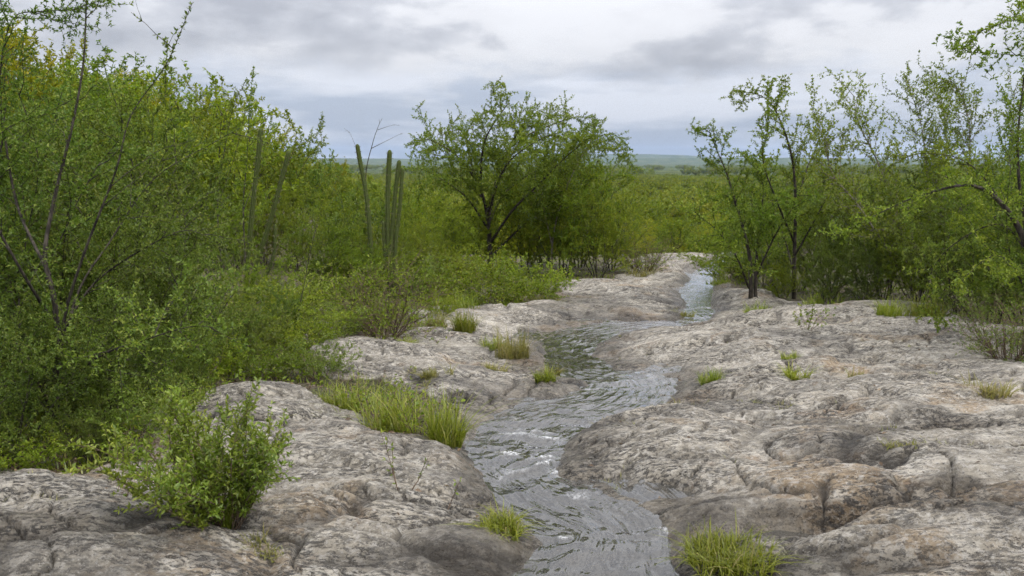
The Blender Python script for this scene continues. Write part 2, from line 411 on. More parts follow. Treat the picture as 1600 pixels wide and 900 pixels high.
def mat_ground():
    m, nt = new_mat('granite_and_soil'); t = NT(nt)
    P = t.pos()
    flow = t.mapping(P, (1, 2.4, 1.6), (0, 0, R(10)))
    n_big = t.noise(P, 0.9, 5, .6, .4)
    n_str = t.noise(flow, 2.6, 9, .72, .25)
    n_mid = t.noise(P, 7, 6, .65, .3)
    n_fin = t.noise(P, 46, 5, .72)
    n_spk = t.noise(P, 130, 3, .65)
    n_flk = t.noise(flow, 21, 10, .80, .25)
    n_pit = t.noise(P, 30, 9, .78, .5)
    zone = t.noise(flow, 1.0, 6, .62, .5)
    patch = t.noise(t.mapping(P, (1, 1.6, 1), (0, 0, R(8))), .85, 8, .68, .7)
    patch2 = t.noise(t.mapping(P, (1.2, 1, 1), (0, 0, R(-20))), 1.7, 8, .70, .6)
    col = t.mix(t.ramp(n_str, .34, .62), (.150, .134, .108, 1), (.40, .362, .295, 1))
    col = t.mix(t.ramp(n_big, .53, .63, 0, .75), col, (.31, .225, .135, 1))                 # buff iron staining
    col = t.mix(t.ramp(patch2, .58, .66, 0, .60), col, (.25, .168, .098, 1))                # rust
    col = t.mix(t.ramp(n_mid, .52, .60, 0, .70), col, (.51, .475, .405, 1))                   # pale lichen
    col = t.mix(t.ramp(n_pit, .515, .56, 0, .55), col, (.50, .478, .435, 1))                   # bright crystal crust
    col = t.mix(t.ramp(patch, .51, .62, 0, .60), col, (.100, .091, .080, 1))                  # weathered dark zones
    pit = t.math('MULTIPLY', t.ramp(n_flk, .50, .55), t.ramp(zone, .38, .60, .30, 1.))
    col = t.mix(t.math('MULTIPLY', pit, .9), col, (.042, .039, .035, 1))                      # black lichen in the pits
    col = t.mix(t.ramp(n_fin, .57, .63, 0, .75), col, (.050, .046, .042, 1))
    col = t.mix(t.ramp(n_spk, .60, .68, 0, .5), col, (.56, .54, .50, 1))
    col = t.mix(t.math('MULTIPLY', t.attr('crack'), .92), col, (.032, .027, .021, 1))
    wet = t.attr('wet')
    wcol = t.mix(.85, col, (.30, .27, .235, 1), 'MULTIPLY')
    col = t.mix(t.math('MULTIPLY', wet, .85), col, wcol)
    # soil with litter and moss
    s1 = t.noise(P, 5, 6, .65); s2 = t.noise(P, 34, 5, .7); s3 = t.noise(P, 1.3, 4, .6)
    soil = t.mix(t.ramp(s2, .35, .65), (.045, .035, .022, 1), (.17, .135, .090, 1))
    soil = t.mix(t.ramp(t.math('ADD', t.math('MULTIPLY', s1, .6), t.math('MULTIPLY', s3, .4)), .44, .60, 0, .6), soil, t.mix(s2, (.035, .06, .012, 1), (.11, .15, .03, 1)))
    sm = t.ramp(t.math('ADD', t.attr('soil'), t.math('MULTIPLY', t.math('SUBTRACT', n_mid, .5), .7)), .42, .60)
    col = t.mix(sm, col, soil)
    b = t.n('ShaderNodeBsdfPrincipled')
    t.put(b, 'Base Color', col)
    rg = t.mix(t.math('MULTIPLY', t.math('MULTIPLY', wet, t.ramp(n_mid, .30, .60, 1., .55)), t.math('SUBTRACT', 1., sm)), (.88, .88, .88, 1), (.12, .12, .12, 1))
    t.put(b, 'Roughness', rg)
    b.inputs['Specular IOR Level'].default_value = .35
    h = t.math('ADD', t.math('MULTIPLY', n_mid, .5), t.math('ADD', t.math('MULTIPLY', n_fin, .28), t.math('MULTIPLY', n_spk, .10)))
    h = t.math('SUBTRACT', t.math('ADD', h, t.math('MULTIPLY', n_flk, .5)), t.math('MULTIPLY', pit, .22))
    t.put(b, 'Normal', t.bump(h, 1.0, .035))
    t.out(b.outputs[0]); return m
def mat_plain():
    m, nt = new_mat('wooded_plain'); t = NT(nt)
    P = t.pos()
    n1 = t.noise(t.mapping(P, (1, .4, 1)), .012, 6, .6); n2 = t.noise(P, .25, 5, .65)
    c = t.mix(t.ramp(n2, .36, .64), (.018, .030, .008, 1), (.085, .115, .028, 1))
    c = t.mix(t.ramp(n1, .45, .62, 0, .6), c, (.13, .14, .045, 1))
    b = t.n('ShaderNodeBsdfPrincipled'); t.put(b, 'Base Color', c); b.inputs['Roughness'].default_value = .95
    b.inputs['Specular IOR Level'].default_value = .1
    t.put(b, 'Normal', t.bump(n2, 1., 3.))
    t.out(b.outputs[0]); return m
def mat_water():
    m, nt = new_mat('stream_water'); t = NT(nt)
    P = t.pos()
    fl = t.n('ShaderNodeCombineXYZ'); t.put(fl, 0, t.math('MULTIPLY', t.attr('arc'), 1.0)); t.put(fl, 1, t.math('MULTIPLY', t.attr('off'), 4.0))
    n = t.math('ADD', t.math('MULTIPLY', t.noise(fl.outputs[0], 3.6, 2, .45, .5), .85), t.math('MULTIPLY', t.noise(P, 11, 1, .4, .3), .15))
    nrm = t.bump(n, .6, .05)
    fr = t.n('ShaderNodeFresnel'); fr.inputs['IOR'].default_value = 1.36; t.put(fr, 'Normal', nrm)
    gl = t.n('ShaderNodeBsdfGlossy'); gl.inputs['Roughness'].default_value = .05; t.put(gl, 'Normal', nrm)
    gl.inputs['Color'].default_value = (.95, .95, .95, 1)
    tr = t.n('ShaderNodeBsdfTransparent'); tr.inputs['Color'].default_value = (.86, .85, .80, 1)
    df = t.n('ShaderNodeBsdfDiffuse'); df.inputs['Color'].default_value = (.10, .098, .090, 1); t.put(df, 'Normal', nrm)
    m1 = t.n('ShaderNodeMixShader'); m1.inputs[0].default_value = .40
    nt.links.new(tr.outputs[0], m1.inputs[1]); nt.links.new(df.outputs[0], m1.inputs[2])
    m2 = t.n('ShaderNodeMixShader'); t.put(m2, 0, t.math('ADD', t.math('MULTIPLY', fr.outputs[0], 1.5), .03, True))
    nt.links.new(m1.outputs[0], m2.inputs[1]); nt.links.new(gl.outputs[0], m2.inputs[2])
    fo = t.n('ShaderNodeBsdfDiffuse'); fo.inputs['Color'].default_value = (.80, .81, .81, 1)
    fm = t.math('MULTIPLY', t.math('MULTIPLY', t.attr('foam'), .85), t.ramp(t.noise(P, 55, 5, .75, .3), .40, .62))
    m3 = t.n('ShaderNodeMixShader'); t.put(m3, 0, fm)
    nt.links.new(m2.outputs[0], m3.inputs[1]); nt.links.new(fo.outputs[0], m3.inputs[2])
    t.out(m3.outputs[0]); return m
def mat_leaf(name, c1, c2, c3, trans=.35, gloss=.05):
    m, nt = new_mat(name); t = NT(nt)
    v = t.attr('tint'); ob = t.n('ShaderNodeObjectInfo').outputs['Random']
    c = t.mix(v, c1 + (1,), c2 + (1,))
    c = t.mix(t.ramp(v, .82, 1., 0, .8), c, c3 + (1,))
    hs = t.n('ShaderNodeHueSaturation'); t.put(hs, 'Color', c)
    t.put(hs, 'Hue', t.math('ADD', .480, t.math('MULTIPLY', ob, .026)))
    t.put(hs, 'Value', t.math('ADD', .80, t.math('MULTIPLY', t.math('FRACT', t.math('MULTIPLY', ob, 7.31)), .42)))
    c = hs.outputs[0]
    d = t.n('ShaderNodeBsdfDiffuse'); t.put(d, 'Color', c)
    tr = t.n('ShaderNodeBsdfTranslucent'); t.put(tr, 'Color', t.mix(.5, c, (.9, 1., .35, 1), 'MULTIPLY'))
    g = t.n('ShaderNodeBsdfGlossy'); g.inputs['Roughness'].default_value = .45; g.inputs['Color'].default_value = (.8, .85, .85, 1)
    m1 = t.n('ShaderNodeMixShader'); m1.inputs[0].default_value = trans
    nt.links.new(d.outputs[0], m1.inputs[1]); nt.links.new(tr.outputs[0], m1.inputs[2])
    m2 = t.n('ShaderNodeMixShader'); m2.inputs[0].default_value = gloss
    nt.links.new(m1.outputs[0], m2.inputs[1]); nt.links.new(g.outputs[0], m2.inputs[2])
    t.out(m2.outputs[0]); return m
def mat_bark(name, c1, c2, scale=30):
    m, nt = new_mat(name); t = NT(nt)
    P = t.n('ShaderNodeTexCoord').outputs['Object']
    n = t.noise(t.mapping(P, (1, 1, .35)), scale, 5, .65)
    b = t.n('ShaderNodeBsdfPrincipled'); t.put(b, 'Base Color', t.mix(t.ramp(n, .35, .65), c1 + (1,), c2 + (1,)))
    b.inputs['Roughness'].default_value = .9; b.inputs['Specular IOR Level'].default_value = .2
    t.put(b, 'Normal', t.bump(n, .6, .01))
    t.out(b.outputs[0]); return m
M_GROUND = mat_ground(); M_PLAIN = mat_plain(); M_WATER = mat_water()
M_BARK = mat_bark('dark_bark', (.022, .019, .015), (.075, .064, .050))
M_BARKP = mat_bark('pale_bark', (.10, .088, .070), (.26, .23, .19))
M_TWIG = mat_bark('brown_twig', (.070, .048, .034), (.20, .145, .100))
M_L_TREE = mat_leaf('thorn_tree_leaf', (.115, .185, .018), (.215, .290, .032), (.30, .35, .06), .45, .02)
M_L_DARK = mat_leaf('dark_leaf', (.080, .138, .018), (.165, .232, .032), (.26, .30, .06), .45, .02)
M_L_BUSH = mat_leaf('bush_leaf', (.118, .188, .012), (.222, .292, .020), (.31, .35, .04), .45, .02)
M_L_YELL = mat_leaf('yellow_green_leaf', (.195, .225, .008), (.315, .335, .013), (.40, .37, .03), .45, .02)
M_L_FRESH = mat_leaf('fresh_leaf', (.120, .185, .018), (.235, .310, .036), (.33, .39, .07), .45, .03)
M_L_FAR = mat_leaf('far_leaf', (.145, .190, .024), (.235, .275, .042), (.30, .32, .06), .4, .01)
M_GRASS = mat_leaf('grass_blade', (.140, .190, .018), (.26, .31, .030), (.42, .37, .15), .45, .03)
M_DRY = mat_leaf('dry_grass_blade', (.18, .18, .05), (.30, .28, .08), (.36, .29, .13), .45, .03)

# ------------------------------------------------------------------ object helpers
def link(o, parent=None):
    COL.objects.link(o)
    if parent is not None: o.parent = parent
    return o
def tag(o, label=None, cat=None, group=None, kind=None):
    if label: o['label'] = label
    if cat: o['category'] = cat
    if group: o['group'] = group
    if kind: o['kind'] = kind
    return o
def np_mesh(name, verts, quads=None, tris=None, mat=None, smooth_=True, attrs=None, mat_idx=None):
    me = bpy.data.meshes.new(name)
    verts = np.ascontiguousarray(verts, np.float32)
    nq = 0 if quads is None else len(quads); ntr = 0 if tris is None else len(tris)
    me.vertices.add(len(verts)); me.vertices.foreach_set('co', verts.ravel())
    loops = []
    if nq: loops.append(np.asarray(quads, np.int32).ravel())
    if ntr: loops.append(np.asarray(tris, np.int32).ravel())
    loops = np.concatenate(loops)
    me.loops.add(len(loops)); me.loops.foreach_set('vertex_index', loops)
    st = np.concatenate([np.arange(nq) * 4, nq * 4 + np.arange(ntr) * 3]).astype(np.int32)
    me.polygons.add(nq + ntr); me.polygons.foreach_set('loop_start', st)
    if smooth_: me.polygons.foreach_set('use_smooth', np.ones(nq + ntr, bool))
    if attrs:
        for k, a in attrs.items():
            at_ = me.attributes.new(k, 'FLOAT', 'POINT'); at_.data.foreach_set('value', np.ascontiguousarray(a, np.float32))
    me.update(calc_edges=True)
    if mat: me.materials.append(mat)
    return me
def obj(name, me, parent=None): return link(bpy.data.objects.new(name, me), parent)
def empty(name, loc, rz=0, sc=1.0):
    o = bpy.data.objects.new(name, None); link(o)
    o.empty_display_size = .1
    o.location = loc; o.rotation_euler = (0, 0, rz); o.scale = (sc, sc, sc) if np.isscalar(sc) else sc
    return o

# ------------------------------------------------------------------ ground, stream and plain
def build_ground():
    NA = 800
    th = np.linspace(R(-66), R(66), NA)
    r = np.concatenate([np.exp(np.linspace(math.log(1.3), math.log(36), 600)), np.exp(np.linspace(math.log(36), math.log(12500), 130))[1:]])
    y0 = -0.9
    NR = len(r)
    TT, RR = np.meshgrid(th, r)
    X = (RR * np.sin(TT)).ravel(); Y = (RR * np.cos(TT) + y0).ravel()
    res = [a for a in terrain(X, Y, True)]
    Z, soil, sq, arc, off, wl, cell, crack, wet = res
    GRID.update(th=th, r=r, Z=Z.reshape(NR, NA), y0=y0)
    V = np.stack([X, Y, Z], 1)
    i = np.arange(NR - 1)[:, None] * NA + np.arange(NA - 1)[None, :]
    Q = np.stack([i, i + 1, i + NA + 1, i + NA], -1).reshape(-1, 4)
    # global normals so that the pieces shade as one surface
    G = V.reshape(NR, NA, 3)
    dr = np.gradient(G, axis=0); da = np.gradient(G, axis=1)
    nrm = np.cross(da, dr).reshape(-1, 3); nrm /= np.linalg.norm(nrm, axis=1)[:, None] + 1e-12
    fy = Y[Q].mean(1); fs = soil[Q].mean(1)
    fr = np.hypot(X, Y)[Q].mean(1)
    fc = cell[Q[:, 0]]
    kind = np.where(fr > 5400, 3, np.where(fy > 36, 2, np.where(fs > .5, 1, 0)))
    cnt = np.bincount(np.where(kind == 0, fc, 0))
    attrs = dict(soil=soil, crack=crack, wet=wet)
    def sub(name, sel, mat, parent=None):
        q = Q[sel]
        used, inv = np.unique(q, return_inverse=True)
        me = np_mesh(name, V[used], inv.reshape(-1, 4), mat=mat, attrs={k: a[used] for k, a in attrs.items()})
        me.normals_split_custom_set_from_vertices(nrm[used].astype(np.float32).tolist())
        return obj(name, me, parent)
    tag(sub('ground', kind == 1, M_GROUND), kind='structure')
    big = [c for c in range(1, len(cnt)) if cnt[c] > 450]
    isbig = np.isin(fc, big)
    bed = tag(sub('granite_bedrock', (kind == 0) & ~isbig, M_GROUND), kind='structure')
    for c in big:
        sub('slab', (kind == 0) & (fc == c), M_GROUND, bed)
    tag(sub('plain', kind == 2, M_PLAIN), kind='structure')
    tag(sub('distant_hills', kind == 3, M_PLAIN), kind='structure')
    # water lies on the same grid: no folds in the bends
    rap = np.zeros_like(X); n_ok = Y < 33
    for (u, v, ru, rv, s) in RAPIDS:
        p = unproj(u, v); a = ru / FPX * p[1]; b = 0.5 * (unproj(u, v - rv)[1] - unproj(u, v + rv)[1])
        rap = np.maximum(rap, s * smooth(1.25, .5, np.hypot((X - p[0]) / a, (Y - p[1]) / b)))
    m = (sq < 2.2) & (Y < 33)
    wz = np.full_like(X, -99.); foam = np.zeros_like(X)
    a, o = arc[m], off[m]
    wb = .35 * fbm(X[m] * 2.1, Y[m] * 2.1, 2, 100)
    wv = perlin(a * 2.6 + o * 1.4 + wb, o * 3.0 - a * .5, 101) * .012 + perlin(a * 6.5 + o * 3.2 + wb * 2, o * 2.6 + wb, 103) * .006 + perlin(a * 4 + wb, o * 11, 102) * .004
    ph = a * 4.2 + 1.9 * o + 1.3 * wb
    ln_ = perlin(ph, o * 1.1 + a * .3, 105) + .10 * fbm(X[m] * 9, Y[m] * 9, 3, 106)
    rd = 1 - np.abs(ln_) * 5
    rp = rap[m]
    wz[m] = wl[m] + wv * (0.8 + .8 * rp) + rp * .014 * np.clip(rd, -1, 1)
    foam[m] = np.clip(rp * smooth(.45, .95, rd + .45 * fbm(X[m] * 10, Y[m] * 10, 3, 107)) * smooth(-.15, .25, perlin(X[m] * 2.2, Y[m] * 2.2, 109)), 0, 1)
    edge = smooth(.045, .008, wz[m] - Z[m]) * smooth(-.02, .0, wz[m] - Z[m])
    foam[m] = np.maximum(foam[m], .5 * edge * smooth(.3, .8, rp) * smooth(-.1, .35, fbm(X[m] * 5, Y[m] * 5, 2, 108)))
    keep = (wz > Z - .012)[Q].any(1) & (sq < 2.1)[Q].all(1) & (Y < 32)[Q].all(1)
    def water(name, keepf, zz, fm):
        q = Q[keepf]
        if not len(q): return None
        used, inv = np.unique(q, return_inverse=True)
        me = np_mesh(name, np.stack([X[used], Y[used], zz[used]], 1), inv.reshape(-1, 4), mat=M_WATER, attrs={'foam': fm[used], 'arc': arc[used], 'off': off[used]})
        return tag(obj(name, me), kind='structure')
    water('stream', keep, wz, foam)
    for (cx, cy, a, b, d) in _PU:
        q = np.hypot((X - cx) / a, (Y - cy) / b)
        lvl = float(base(np.array([cx]), np.array([cy]))[0]) - d + .018
        zz = lvl + .0012 * fbm(X * 9, Y * 14, 2, 111)
        water('puddle', (q < 1.6)[Q].all(1) & (zz > Z - .01)[Q].any(1), zz, np.zeros_like(X))
RAPIDS = [(830, 690, 70, 52, 1.0), (900, 640, 60, 16, .55), (850, 840, 60, 26, .9), (1005, 818, 60, 14, .8), (960, 640, 60, 12, .4), (880, 760, 50, 18, .5), (960, 590, 100, 18, .4), (960, 540, 60, 14, .35), (870, 880, 110, 24, .55), (900, 535, 40, 10, .5), (1060, 470, 30, 10, .3)]
build_ground()

# ------------------------------------------------------------------ plant growing
def norm(v): return v / (np.linalg.norm(v) + 1e-12)
def grow(rng, p, d, length, nseg, wander, up):
    pts = [np.array(p, float)]; d = norm(np.array(d, float)); s = length / nseg
    for _ in range(nseg):
        d = norm(d + rng.normal(0, wander, 3) + np.array((0, 0, up)))
        pts.append(pts[-1] + d * s)
    return np.array(pts)
def smooth_line(P, n=5):
    P = np.asarray(P, float); E = np.vstack([2 * P[0] - P[1], P, 2 * P[-1] - P[-2]]); out = []
    for i in range(1, len(E) - 2):
        p0, p1, p2, p3 = E[i - 1:i + 3]
        for t in np.linspace(0, 1, n, endpoint=False):
            out.append(.5 * (2 * p1 + (p2 - p0) * t + (2 * p0 - 5 * p1 + 4 * p2 - p3) * t * t + (3 * p1 - p0 - 3 * p2 + p3) * t ** 3))
    out.append(P[-1]); return np.array(out)
def side_dir(rng, t, ang):
    a = norm(np.cross(t, rng.normal(0, 1, 3)))
    return norm(t * math.cos(ang) + a * math.sin(ang))
class Plant:
    def __init__(s): s.tubes = []; s.lp = []; s.ld = []; s.ll = []
    def tube(s, pts, r0, r1, sides=4):
        n = len(pts); s.tubes.append((pts, r1 + (r0 - r1) * np.linspace(1, 0, n) ** 1.5, sides))
    def leaves_on(s, rng, pts, spacing, m, size, t0=.15, spread=1.0, jit=.3):
        seg = np.diff(pts, axis=0); L = np.linalg.norm(seg, axis=1); tot = L.sum()
        k = max(1, int(tot * (1 - t0) / spacing))
        ts = t0 * tot + (np.arange(k) + rng.uniform(0, 1, k)) / k * (1 - t0) * tot
        cum = np.concatenate([[0], np.cumsum(L)])
        i = np.clip(np.searchsorted(cum, ts, side='right') - 1, 0, len(L) - 1)
        p = pts[i] + seg[i] * ((ts - cum[i]) / L[i])[:, None]
        tg = seg[i] / L[i][:, None]
        p = np.repeat(p, m, 0); tg = np.repeat(tg, m, 0)
        d = rng.normal(0, 1, p.shape); d /= np.linalg.norm(d, axis=1)[:, None]
        d = d * spread + tg * .55 + np.array((0, 0, .12)); d /= np.linalg.norm(d, axis=1)[:, None]
        s.lp.append(p); s.ld.append(d); s.ll.append(size * rng.uniform(1 - jit, 1 + jit, len(p)))
    def twigs(s, rng, pts, spacing, length, r, ang=.9, up=.05, t0=.1, nseg=4, wander=.22, leaf=None, taper=.5, bare=0.0, sides=3):
        out = []
        L = np.linalg.norm(np.diff(pts, axis=0), axis=1).sum()
        k = max(1, int(round(L * (1 - t0) / spacing)))
        cum = np.concatenate([[0], np.cumsum(np.linalg.norm(np.diff(pts, axis=0), axis=1))])
        for j in range(k):
            t = (t0 + (1 - t0) * (j + rng.uniform(0, 1)) / k)
            q = t * L; i = min(max(np.searchsorted(cum, q, side='right') - 1, 0), len(pts) - 2)
            p = pts[i] + (pts[i + 1] - pts[i]) * (q - cum[i]) / max(cum[i + 1] - cum[i], 1e-6)
            tg = norm(pts[i + 1] - pts[i])
            ln = length * (1 - taper * t) * rng.uniform(.55, 1.25)
            w = grow(rng, p, side_dir(rng, tg, ang * rng.uniform(.6, 1.3)), ln, nseg, wander, up)
            s.tube(w, r, r * .35, sides)
            if leaf and rng.uniform() > bare: s.leaves_on(rng, w, *leaf)
            out.append(w)
        return out
    def wood_mesh(s, name, mat):
        V = []; Q = []; T = []; off = 0
        for pts, rad, k in s.tubes:
            n = len(pts)
            tg = np.gradient(pts, axis=0); tg /= np.linalg.norm(tg, axis=1)[:, None] + 1e-12
            ref = np.array((1., 0, 0)) if abs(tg[0][0]) < .7 else np.array((0, 1., 0))
            a = np.cross(tg, ref); a /= np.linalg.norm(a, axis=1)[:, None] + 1e-12
            b = np.cross(tg, a)
            an = np.arange(k) * 2 * np.pi / k
            ring = pts[:, None, :] + rad[:, None, None] * (np.cos(an)[None, :, None] * a[:, None, :] + np.sin(an)[None, :, None] * b[:, None, :])
            V.append(ring.reshape(-1, 3))
            i = np.arange(n - 1)[:, None] * k + np.arange(k)[None, :]; i2 = np.arange(n - 1)[:, None] * k + (np.arange(k)[None, :] + 1) % k
            Q.append(np.stack([i, i2, i2 + k, i + k], -1).reshape(-1, 4) + off)
            off += n * k
        return np_mesh(name, np.vstack(V), np.vstack(Q), mat=mat)
    def leaf_mesh(s, rng, name, mat, wid=.42, cup=.14):
        p = np.vstack(s.lp); d = np.vstack(s.ld); l = np.concatenate(s.ll)[:, None]
        n = len(p)
        rn = rng.normal(0, .55, (n, 3)) + np.array((0, 0, 1.))
        sd = np.cross(d, rn); sd /= np.linalg.norm(sd, axis=1)[:, None] + 1e-9
        nn = np.cross(sd, d)
        v0 = p; v1 = p + d * l * .45 + sd * l * wid * .5 + nn * l * cup; v2 = p + d * l; v3 = p + d * l * .45 - sd * l * wid * .5 + nn * l * cup
        V = np.stack([v0, v1, v2, v3], 1).reshape(-1, 3)
        i = np.arange(n) * 4
        T = np.stack([i, i + 1, i + 2, i, i + 2, i + 3], -1).reshape(-1, 3)
        clump = perlin(p[:, 0] * 1.3 + 3, p[:, 2] * 1.3 + p[:, 1], 5) * .25
        return np_mesh(name, V, tris=T, mat=mat, smooth_=False, attrs={'tint': np.repeat(np.clip(rng.uniform(0, 1, n) + clump, 0, 1), 4)})
TRIS = [0]
def shrub_meshes(seed, kind, h=2.6):
    """one shrub: multi-stemmed, with a trunk mesh and a crown mesh"""
    rng = np.random.RandomState(seed); P = Plant()
    K = dict(  # stems, lean, branch spacing, branch len, twig spacing, twig len, leaf spacing, leaves, leaf size, radius, wander
        thicket=(9, .55, .17, .95, .115, .34, .026, 4, .038, .014, .15),
        hill=(10, .60, .28, 1.0, .18, .42, .055, 3, .085, .018, .15),
        tall=(5, .32, .20, .95, .13, .36, .034, 4, .040, .026, .12),
        twiggy=(34, .85, .09, .40, .07, .20, .045, 2, .030, .008, .15),
        far=(6, .55, .50, 1.1, .40, .55, .14, 3, .17, .030, .16),
        low=(20, .95, .10, .32, .08, .17, .028, 3, .036, .005, .14))[kind]
    ns, lean, bs, bl, tsx, tl, ls, lm, lsz, rad, wan = K
    sc = h / (1.0 if kind in ('low', 'twiggy') else 2.6)
    for k in range(ns):
        az = 2 * math.pi * (k + rng.uniform(-.3, .3)) / ns; ln = lean * rng.uniform(.25, 1.25)
        d = np.array((math.cos(az) * ln, math.sin(az) * ln, 1.))
        st = grow(rng, (math.cos(az) * .08 * sc, math.sin(az) * .08 * sc, -.05), d, h * rng.uniform(.62, 1.06), 9, wan * .7, .03)
        P.tube(st, rad * sc * rng.uniform(.7, 1.2), rad * .22, 5)
        P.leaves_on(rng, st, ls * 1.4, lm, lsz, .45)
        bare = .5 if kind == 'twiggy' else 0.
        br = P.twigs(rng, st, bs * sc, bl * sc, rad * .38, .95, .06, .12 if kind != 'tall' else .28, 6, wan, (ls, lm, lsz, .2), .45, bare)
        for b in br:
            P.twigs(rng, b, tsx * sc, tl * sc, rad * .17, .9, .04, .15, 3, .22, (ls, lm, lsz, .05), .4, bare)
    return P, rng
VAR = {}; VH = {}
def variant(kind, idx, h):
    if (kind, idx) not in VAR:
        P, rng = shrub_meshes(1000 + idx * 37 + sum(map(ord, kind)), kind, h)
        zz = np.vstack(P.lp)[:, 2]; VH[(kind, idx)] = float(np.percentile(zz, 98))
        VAR[(kind, idx)] = (P.wood_mesh('trunk', M_BARK), P.leaf_mesh(rng, 'crown', M_L_BUSH))
    return VAR[(kind, idx)]
def dress(o, mat):
    o.material_slots[0].link = 'OBJECT'; o.material_slots[0].material = mat
    return o
def put_shrub(name, label, cat, group, kind, idx, leafmat, barkmat, h, x, y, sc, rz, squash=1.0):
    w, l = variant(kind, idx, h)
    e = empty(name, (x, y, gz(x, y) - .02), rz, (sc, sc, sc * squash))
    tag(e, label, cat, group)
    dress(obj('trunk', w, e), barkmat); dress(obj('crown', l, e), leafmat)
    return e
PYR = random.Random(5)
ORD = 'first second third fourth fifth sixth seventh eighth ninth tenth eleventh twelfth thirteenth fourteenth fifteenth sixteenth seventeenth eighteenth nineteenth twentieth twenty-first twenty-second'.split()
def ordinals(spots):
    o = sorted(range(len(spots)), key=lambda k: spots[k][0])
    r = {k: ORD[n] for n, k in enumerate(o)}
    return [(r[k],) + tuple(spots[k]) for k in range(len(spots))]

# -------- shrubs standing near enough to be picked out one by one
def shrub_px(name, label, cat, group, kind, idx, lm, bm, h0, u, v, hpx, rz=None, squash=1.0, depth=None):
    p = unproj(u, v) if depth is None else at(u, v, depth)[:2]
    variant(kind, idx, h0)
    sc = hpx / FPX * p[1] / VH[(kind, idx)] / squash
    return put_shrub(name, label, cat, group, kind, idx, lm, bm, h0, p[0], p[1], sc, PYR.uniform(0, 6.28) if rz is None else rz, squash)
G_NEAR = 'thicket shrubs behind the dark tree at left'
for i, (od, u, v, hp) in enumerate(ordinals([(-60, 640, 520), (60, 590, 440), (160, 610, 340), (245, 600, 300), (300, 575, 230), (200, 520, 380), (90, 520, 410), (-40, 540, 470), (270, 510, 290), (370, 570, 110), (20, 500, 400), (150, 480, 350), (440, 545, 110), (120, 660, 230), (20, 680, 260), (220, 650, 170), (300, 625, 130), (-30, 742, 170), (150, 735, 120), (15, 735, 330), (165, 690, 260)])):
    hp *= .90
    shrub_px('thicket_shrub', od + ' from the left among small-leaved green shrubs tangled behind the dark left tree', 'shrub', G_NEAR, 'thicket', i % 3, M_L_DARK, M_BARK, 2.6, u, v, hp)
for (u, v, hp, idx, nm, lab) in [(505, 468, 140, 3, 'fan_shrub', 'green shrub with dark stems fanning out below the paired cactus columns'),
                                 (575, 452, 120, 4, 'leafy_shrub', 'leafy green shrub at the foot of the leaning cactus column'),
                                 (655, 440, 110, 3, 'leafy_shrub', 'leafy green shrub just right of the cactus group'),
                                 (412, 418, 120, 3, 'leafy_shrub', 'leafy shrub on the slope between the tall cactus pair'),
                                 (462, 424, 120, 4, 'leafy_shrub', 'leafy shrub on the slope just right of the tall cactus pair'),
                                 (365, 425, 120, 4, 'leafy_shrub', 'leafy shrub on the slope just left of the tall cactus pair'),
                                 (405, 482, 80, 4, 'leafy_shrub', 'green shrub wrapped round the foot of the tall cactus pair')]:
    shrub_px(nm, lab, 'shrub', None, 'thicket', idx, M_L_BUSH, M_BARK, 2.6, u, v, hp)
for i, (od, u, v, hp) in enumerate(ordinals([(480, 500, 75), (430, 520, 80), (545, 478, 70), (640, 470, 60), (700, 455, 62), (590, 462, 64), (390, 560, 80), (470, 560, 66), (330, 600, 80), (500, 600, 60), (690, 478, 48), (740, 450, 60), (540, 535, 50), (660, 452, 56), (420, 600, 60), (250, 665, 80), (600, 440, 70), (30, 748, 75), (215, 722, 80), (575, 522, 50), (692, 510, 42), (512, 548, 58)])):
    shrub_px('low_bush', od + ' from the left among low bright green bushes in the left bank brush', 'bush', 'low bushes in the left bank brush', 'low', i % 2, M_L_BUSH if i % 3 else M_L_FRESH, M_TWIG, 1.0, u, v, hp, squash=.8)
for i, (od, u, v, hp) in enumerate(ordinals([(560, 472, 105), (615, 462, 95), (650, 458, 100), (585, 470, 80), (530, 470, 90)])):
    shrub_px('brush_shrub', od + ' from the left of the leafy shrubs hiding the cactus feet', 'shrub', 'brush in front of the cacti', 'thicket', i % 3, M_L_BUSH, M_BARK, 2.6, u, v, hp)
shrub_px('twiggy_shrub', 'brown half-bare twiggy shrub on the granite left of the stream', 'shrub', None, 'twiggy', 0, M_L_BUSH, M_TWIG, 1.0, 600, 540, 125, squash=.85)
shrub_px('low_bush', 'low bright green bush on the left bank below the spreading tree', 'bush', None, 'low', 0, M_L_BUSH, M_TWIG, 1.0, 765, 486, 84, squash=.75)
shrub_px('low_bush', 'smaller low green bush at the right end of the left bank shrubs', 'bush', None, 'low', 1, M_L_BUSH, M_TWIG, 1.0, 832, 478, 66, squash=.75)
shrub_px('twiggy_shrub', 'brown twiggy shrub beside the far bend of the stream', 'shrub', None, 'twiggy', 1, M_L_BUSH, M_TWIG, 1.0, 1005, 428, 62, squash=.8)
shrub_px('twiggy_shrub', 'tiny bare shrub at the right edge of the granite', 'shrub', None, 'twiggy', 2, M_L_DARK, M_TWIG, 1.0, 1575, 585, 105, squash=.9)
shrub_px('low_bush', 'round grassy green bush on the right bank at the far bend', 'bush', None, 'low', 1, M_L_BUSH, M_TWIG, 1.0, 1138, 440, 55, squash=.6)
for i, (od, u, v, hp) in enumerate(ordinals([(700, 432, 130), (820, 430, 140), (880, 436, 165), (935, 436, 150), (640, 425, 130), (760, 425, 130), (905, 420, 190), (955, 425, 120), (850, 418, 190)])):
    shrub_px('understorey_shrub', od + ' from the left among dark green shrubs crowded under the spreading tree', 'shrub', 'shrubs under the spreading tree', 'thicket', 3 + i % 2, M_L_BUSH, M_BARK, 2.6, u, v, hp)
